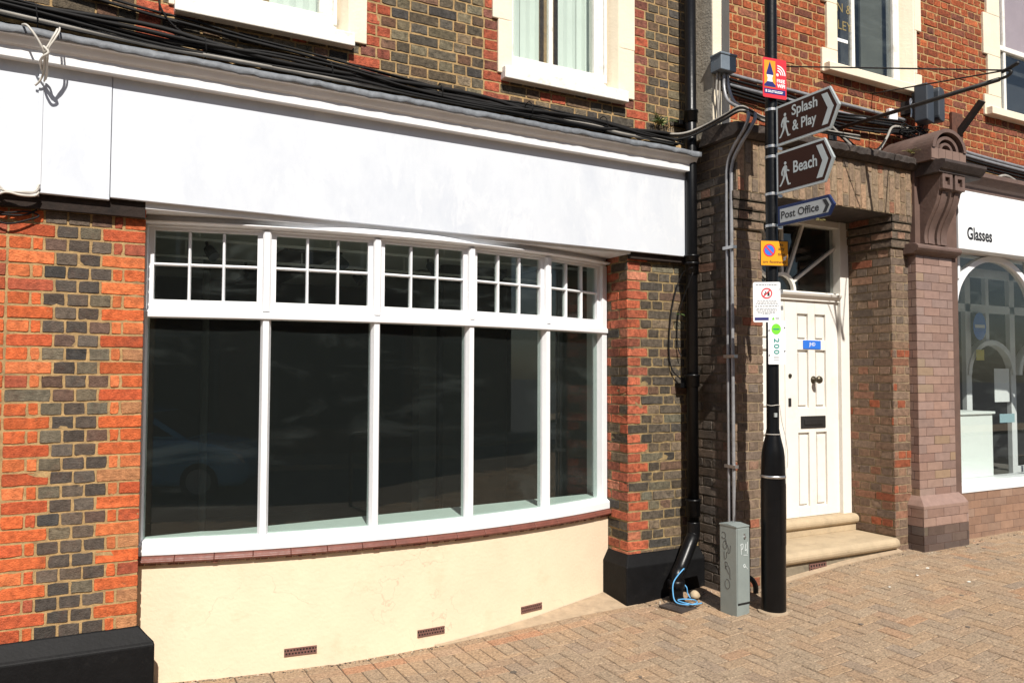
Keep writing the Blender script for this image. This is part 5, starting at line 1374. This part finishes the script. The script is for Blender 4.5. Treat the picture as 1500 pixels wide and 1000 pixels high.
# ------------------------------------------------------------------ street cabinet
def cabinet():
    g = gz(4.13, -.67)
    t = thing('utility_cabinet', 'slim grey-green utility cabinet with scrawled graffiti by the black post', 'utility cabinet', (4.165, -.66, g), R(3))
    t.scale = (1.045, 1.045, 1.045); H = .615; KX, KY = .72, .74
    m = MB(); m.box(-.085*KX, .085*KX, -.105*KY, .105*KY, -.05, H-.012); m.build('body', m_cab, t, local=True, bevel=.004)
    m = MB(); m.prism([(-.082, H-.018), (-.083, H-.008), (0, H+.002), (.081, H-.006), (.081, H-.018)], 'x', -.064, .064); m.build('lid', m_cab, t, local=True, bevel=.003)
    d = MB(); d.box(-.055, .0595, -.083, -.0778, .085, H-.022); do = d.build('door', m_cab, t, local=True, bevel=.003)
    s = MB(); s.box(-.053, .0585, -.0786, -.0775, .070, .084); s.build('slot', m_void, t, local=True)
    k = MB(); k.tube([(.010, -.083, H-.085), (.010, -.091, H-.085)], .009, 12); k.box(.002, .018, -.0845, -.083, H-.082, H-.060); k.build('lock', m_steel, do, local=True)
    gm = mat('black_marker', (.03, .03, .03), .7, var=0); gw = mat('white_marker', (.62, .66, .66), .7, var=0)
    def scrawl(paths, f, matl, name, par, r=.0017):
        b = MB()
        for p in paths: b.tube(spline([f(*q) for q in p], 6), r, 5)
        b.build(name, matl, par, local=True)
    fl = lambda u, z: (-.0615, u*.8, z)
    loop = lambda cu, cz, ru, rz, a0=0, a1=360, n=10: [(cu+ru*math.cos(R(a0+(a1-a0)*i/n)), cz+rz*math.sin(R(a0+(a1-a0)*i/n))) for i in range(n+1)]
    scrawl([loop(.05, .53, .025, .022, 30, 330), [(.035, .515), (.02, .49), (.03, .47)], loop(.035, .465, .022, .028), [(.01, .47), (-.005, .445), (.0, .42), (-.02, .42), (-.03, .47)],
            [(.045, .42), (.04, .37), (.02, .38), (.015, .42)], [(.035, .35), (.03, .30)], [(.035, .35), (.01, .345), (.015, .32), (.03, .32), (-.01, .27)], [(.0, .33), (-.02, .30), (-.02, .25), (-.03, .24)], loop(.01, .20, .028, .032, 60, 400)], fl, gm, 'graffiti', t)
    ff = lambda x, z: (x*.8, -.0833, z)
    scrawl([[(-.03, H-.135), (-.025, H-.20)], [(-.04, H-.135), (-.005, H-.13), (-.01, H-.16), (-.03, H-.165)], [(.03, H-.13), (.02, H-.175), (.04, H-.17)], [(.05, H-.12), (.045, H-.20)], [(.0, H-.205), (.05, H-.21)], [(.0, .33), (.03, .325), (.05, .31)], loop(.01, .335, .012, .01)], ff, gw, 'graffiti', do, .0018)
    p = MB(); g2 = gz(4.17, -.55)
    p.tube(spline([(4.12, -.43, .06), (4.13, -.47, .05), (4.17, -.50, .0), (4.16, -.49, g2)], 5), .016, 8)
cabinet()
def bits():
    g = gz(4.6, -.5)
    m = MB(); m.tube(spline([(4.50, -.43, .05), (4.50, -.49, .045), (4.525, -.505, .0), (4.53, -.505, g+.01)], 6), .02, 10)
    tag(m.build('pipe_stub', m_iron, smooth=True), 'black pipe stub curving out of the brick foot behind the post', 'pipe')
    rnd = random.Random(14)
    spots = [(5.35, -1.05), (5.75, -1.0), (6.0, -.92), (5.9, -1.32)]
    labs = ['white scrap of litter on paving below the doorstep, nearest the black post', 'white scrap of litter on paving in front of the doorstep centre', 'white scrap of litter on paving nearest the pilaster foot', 'pale crumb of litter farthest out from the doorstep']
    for (x, y), lab in zip(spots, labs):
        b = MB(); n = 7; s = rnd.uniform(.007, .015); z = gz(x, y)+.004
        pr = [(x+s*rnd.uniform(.7, 1.6)*math.cos(2*math.pi*i/n), y+s*rnd.uniform(.5, 1.1)*math.sin(2*math.pi*i/n)) for i in range(n)]
        b.prism(pr, 'z', z, z+.005); tag(b.build('litter', m_litter), lab, 'litter', 'litter scraps on the paving')
bits()
def grit():
    rnd = random.Random(31); g = MB()
    def chip(x, y, s, mi):
        z = gz(x, y); n = 5; a0 = rnd.random()*6
        pr = [(x+s*rnd.uniform(.6, 1.3)*math.cos(a0+2*math.pi*i/n), y+s*rnd.uniform(.5, 1.2)*math.sin(a0+2*math.pi*i/n)) for i in range(n)]
        g.prism(pr, 'z', z, z+s*rnd.uniform(.35, .8), mi)
    for i in range(330):          # crumbs gathered along the wall foot
        t = rnd.random(); p = bow(t, .03+abs(rnd.gauss(0, .018))); chip(p.x, p.y, rnd.uniform(.002, .007), rnd.choice((0, 0, 1, 1, 2)))
    for i in range(120):
        x = rnd.uniform(4.75, 11); chip(x, -.49-abs(rnd.gauss(0, .03)) if x < 6.3 or x > 7.2 else -.60-abs(rnd.gauss(0, .03)), rnd.uniform(.003, .008), rnd.choice((0, 1, 1, 2)))
    for i in range(60):
        chip(rnd.uniform(3.75, 4.4), -.12-abs(rnd.gauss(0, .12)), rnd.uniform(.003, .009), rnd.choice((0, 1, 2)))
    for i in range(420):          # loose grit over the paving
        chip(rnd.uniform(0, 9), rnd.uniform(-3.2, -.5), rnd.uniform(.0015, .0045), rnd.choice((0, 1, 2, 2, 2)))
    o = g.build('grit', [m_string, m_stone_d, m_litter2]); o['kind'] = 'stuff'
    o['label'] = 'loose grit and crumbs scattered over the paving and along the wall foot'; o['category'] = 'grit'
    g = MB()
    for i in range(26):           # trodden gum
        x, y = rnd.uniform(.8, 8), rnd.uniform(-2.6, -.7); r = rnd.uniform(.010, .022); z = gz(x, y); n = 9
        g.prism([(x+r*rnd.uniform(.8, 1.2)*math.cos(2*math.pi*k/n), y+r*rnd.uniform(.8, 1.2)*math.sin(2*math.pi*k/n)) for k in range(n)], 'z', z-.002, z+.0022, 0)
    o = g.build('gum_spots', [m_gum]); o['kind'] = 'stuff'; o['label'] = 'dark trodden gum spots dotted over the paving'; o['category'] = 'gum'
m_litter2 = mat('pale_grit', (.5, .43, .33), .9, var=.2); m_gum = mat('trodden_gum', (.12, .095, .075), .85, var=.3)
grit()

# ------------------------------------------------------------------ across the street (seen in the shop glass)
def across():
    t = thing('terrace_building', 'shaded brick terrace across the street, mirrored in the shop glass', 'building', (0, -14.5, -.3))
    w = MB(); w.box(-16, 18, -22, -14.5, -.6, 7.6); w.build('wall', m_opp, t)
    r = MB(); r.prism([(-22.4, 7.6), (-14.2, 7.6), (-14.2, 7.75), (-18.3, 9.6), (-22.4, 7.75)], 'x', -16.2, 18.2); r.build('roof', m_char, t)
    for i in range(8):
        x = -14.5+i*4.1
        for z0, z1 in ((4.2, 6.2),):
            f = MB(); f.box(x, x+1.3, -14.55, -14.44, z0, z1); fo = f.build('window', m_white, t); p = MB(); p.box(x+.08, x+1.22, -14.44, -14.43, z0+.08, z1-.08); p.build('pane', m_void, fo)
        f = MB(); f.box(x-.8, x+2.3, -14.55, -14.42, .3, 2.6); fo = f.build('shop_window', m_char, t); p = MB(); p.box(x-.7, x+2.2, -14.42, -14.41, .4, 2.5); p.build('pane', m_void, fo)
    # blue car
    c = thing('parked_car', 'blue hatchback parked across the pavement, mirrored in the left pane', 'car', (-3.4, -8.6, -.42))
    b = MB(); W2 = .86
    pr = [(-2.0, .22), (1.92, .22), (2.05, .38), (2.02, .62), (1.90, .78), (1.55, .88), (1.05, .96), (-1.9, .97), (-2.05, .75), (-2.05, .35)]
    b.prism(pr, 'y', -W2, W2); b.build('body', m_carblue, c, local=True, smooth=False, bevel=.11, seg=4)
    b = MB(); pr = [(-1.85, .95), (1.05, .95), (.35, 1.40), (-.2, 1.47), (-1.3, 1.44), (-1.75, 1.15)]
    lo = [(p[0], p[1]) for p in pr]; b.prism(pr, 'y', -W2+.12, W2-.12); b.build('cabin', m_carblue, c, local=True, bevel=.08, seg=3)
    for sy in (-1, 1):
        g = MB(); g.prism([(-1.55, 1.02), (.82, 1.02), (.28, 1.36), (-1.3, 1.36)], 'y', sy*(W2-.122), sy*(W2-.108)); g.build('side_window', m_void, c, local=True)
        l = MB(); l.prism([(1.78, .62), (2.0, .60), (1.93, .74), (1.72, .78)], 'y', sy*(W2-.30), sy*(W2-.01)); l.build('headlight', m_lamp, c, local=True, bevel=.02)
        for x in (-1.28, 1.28):
            T = Matrix.Translation((x, sy*(W2-.08), .31)) @ Matrix.Rotation(R(90), 4, 'X')
            wh = MB(); wh.lathe([(.20, -.09), (.29, -.09), (.31, -.06), (.31, .06), (.29, .09), (.20, .09)], 0, 0, 24, 0, T); wo = wh.build('wheel', m_tyre, c, local=True)
            ri = MB(); ri.lathe([(.02, -.092), (.2, -.095), (.2, .095), (.02, .092)], 0, 0, 20, 0, T); ri.build('rim', m_alloy, wo, local=True)
    ws = MB(); ws.prism([(1.0, .99), (.40, 1.375), (.42, 1.39), (1.03, 1.0)], 'y', -W2+.2, W2-.2); ws.build('windscreen', m_void, c, local=True)
    m = MB(); m.tube(spline([(2.12, -6.2, -.4), (2.12, -6.2, .62), (2.15, -6.2, .72), (2.22, -6.2, .76), (2.72, -6.2, .76), (2.79, -6.2, .72), (2.82, -6.2, .62), (2.82, -6.2, -.4)], 6), .028, 10)
    tag(m.build('cycle_stand', m_iron, smooth=True), 'black hooped cycle stand at the kerb, mirrored in the second pane', 'cycle stand')
across()
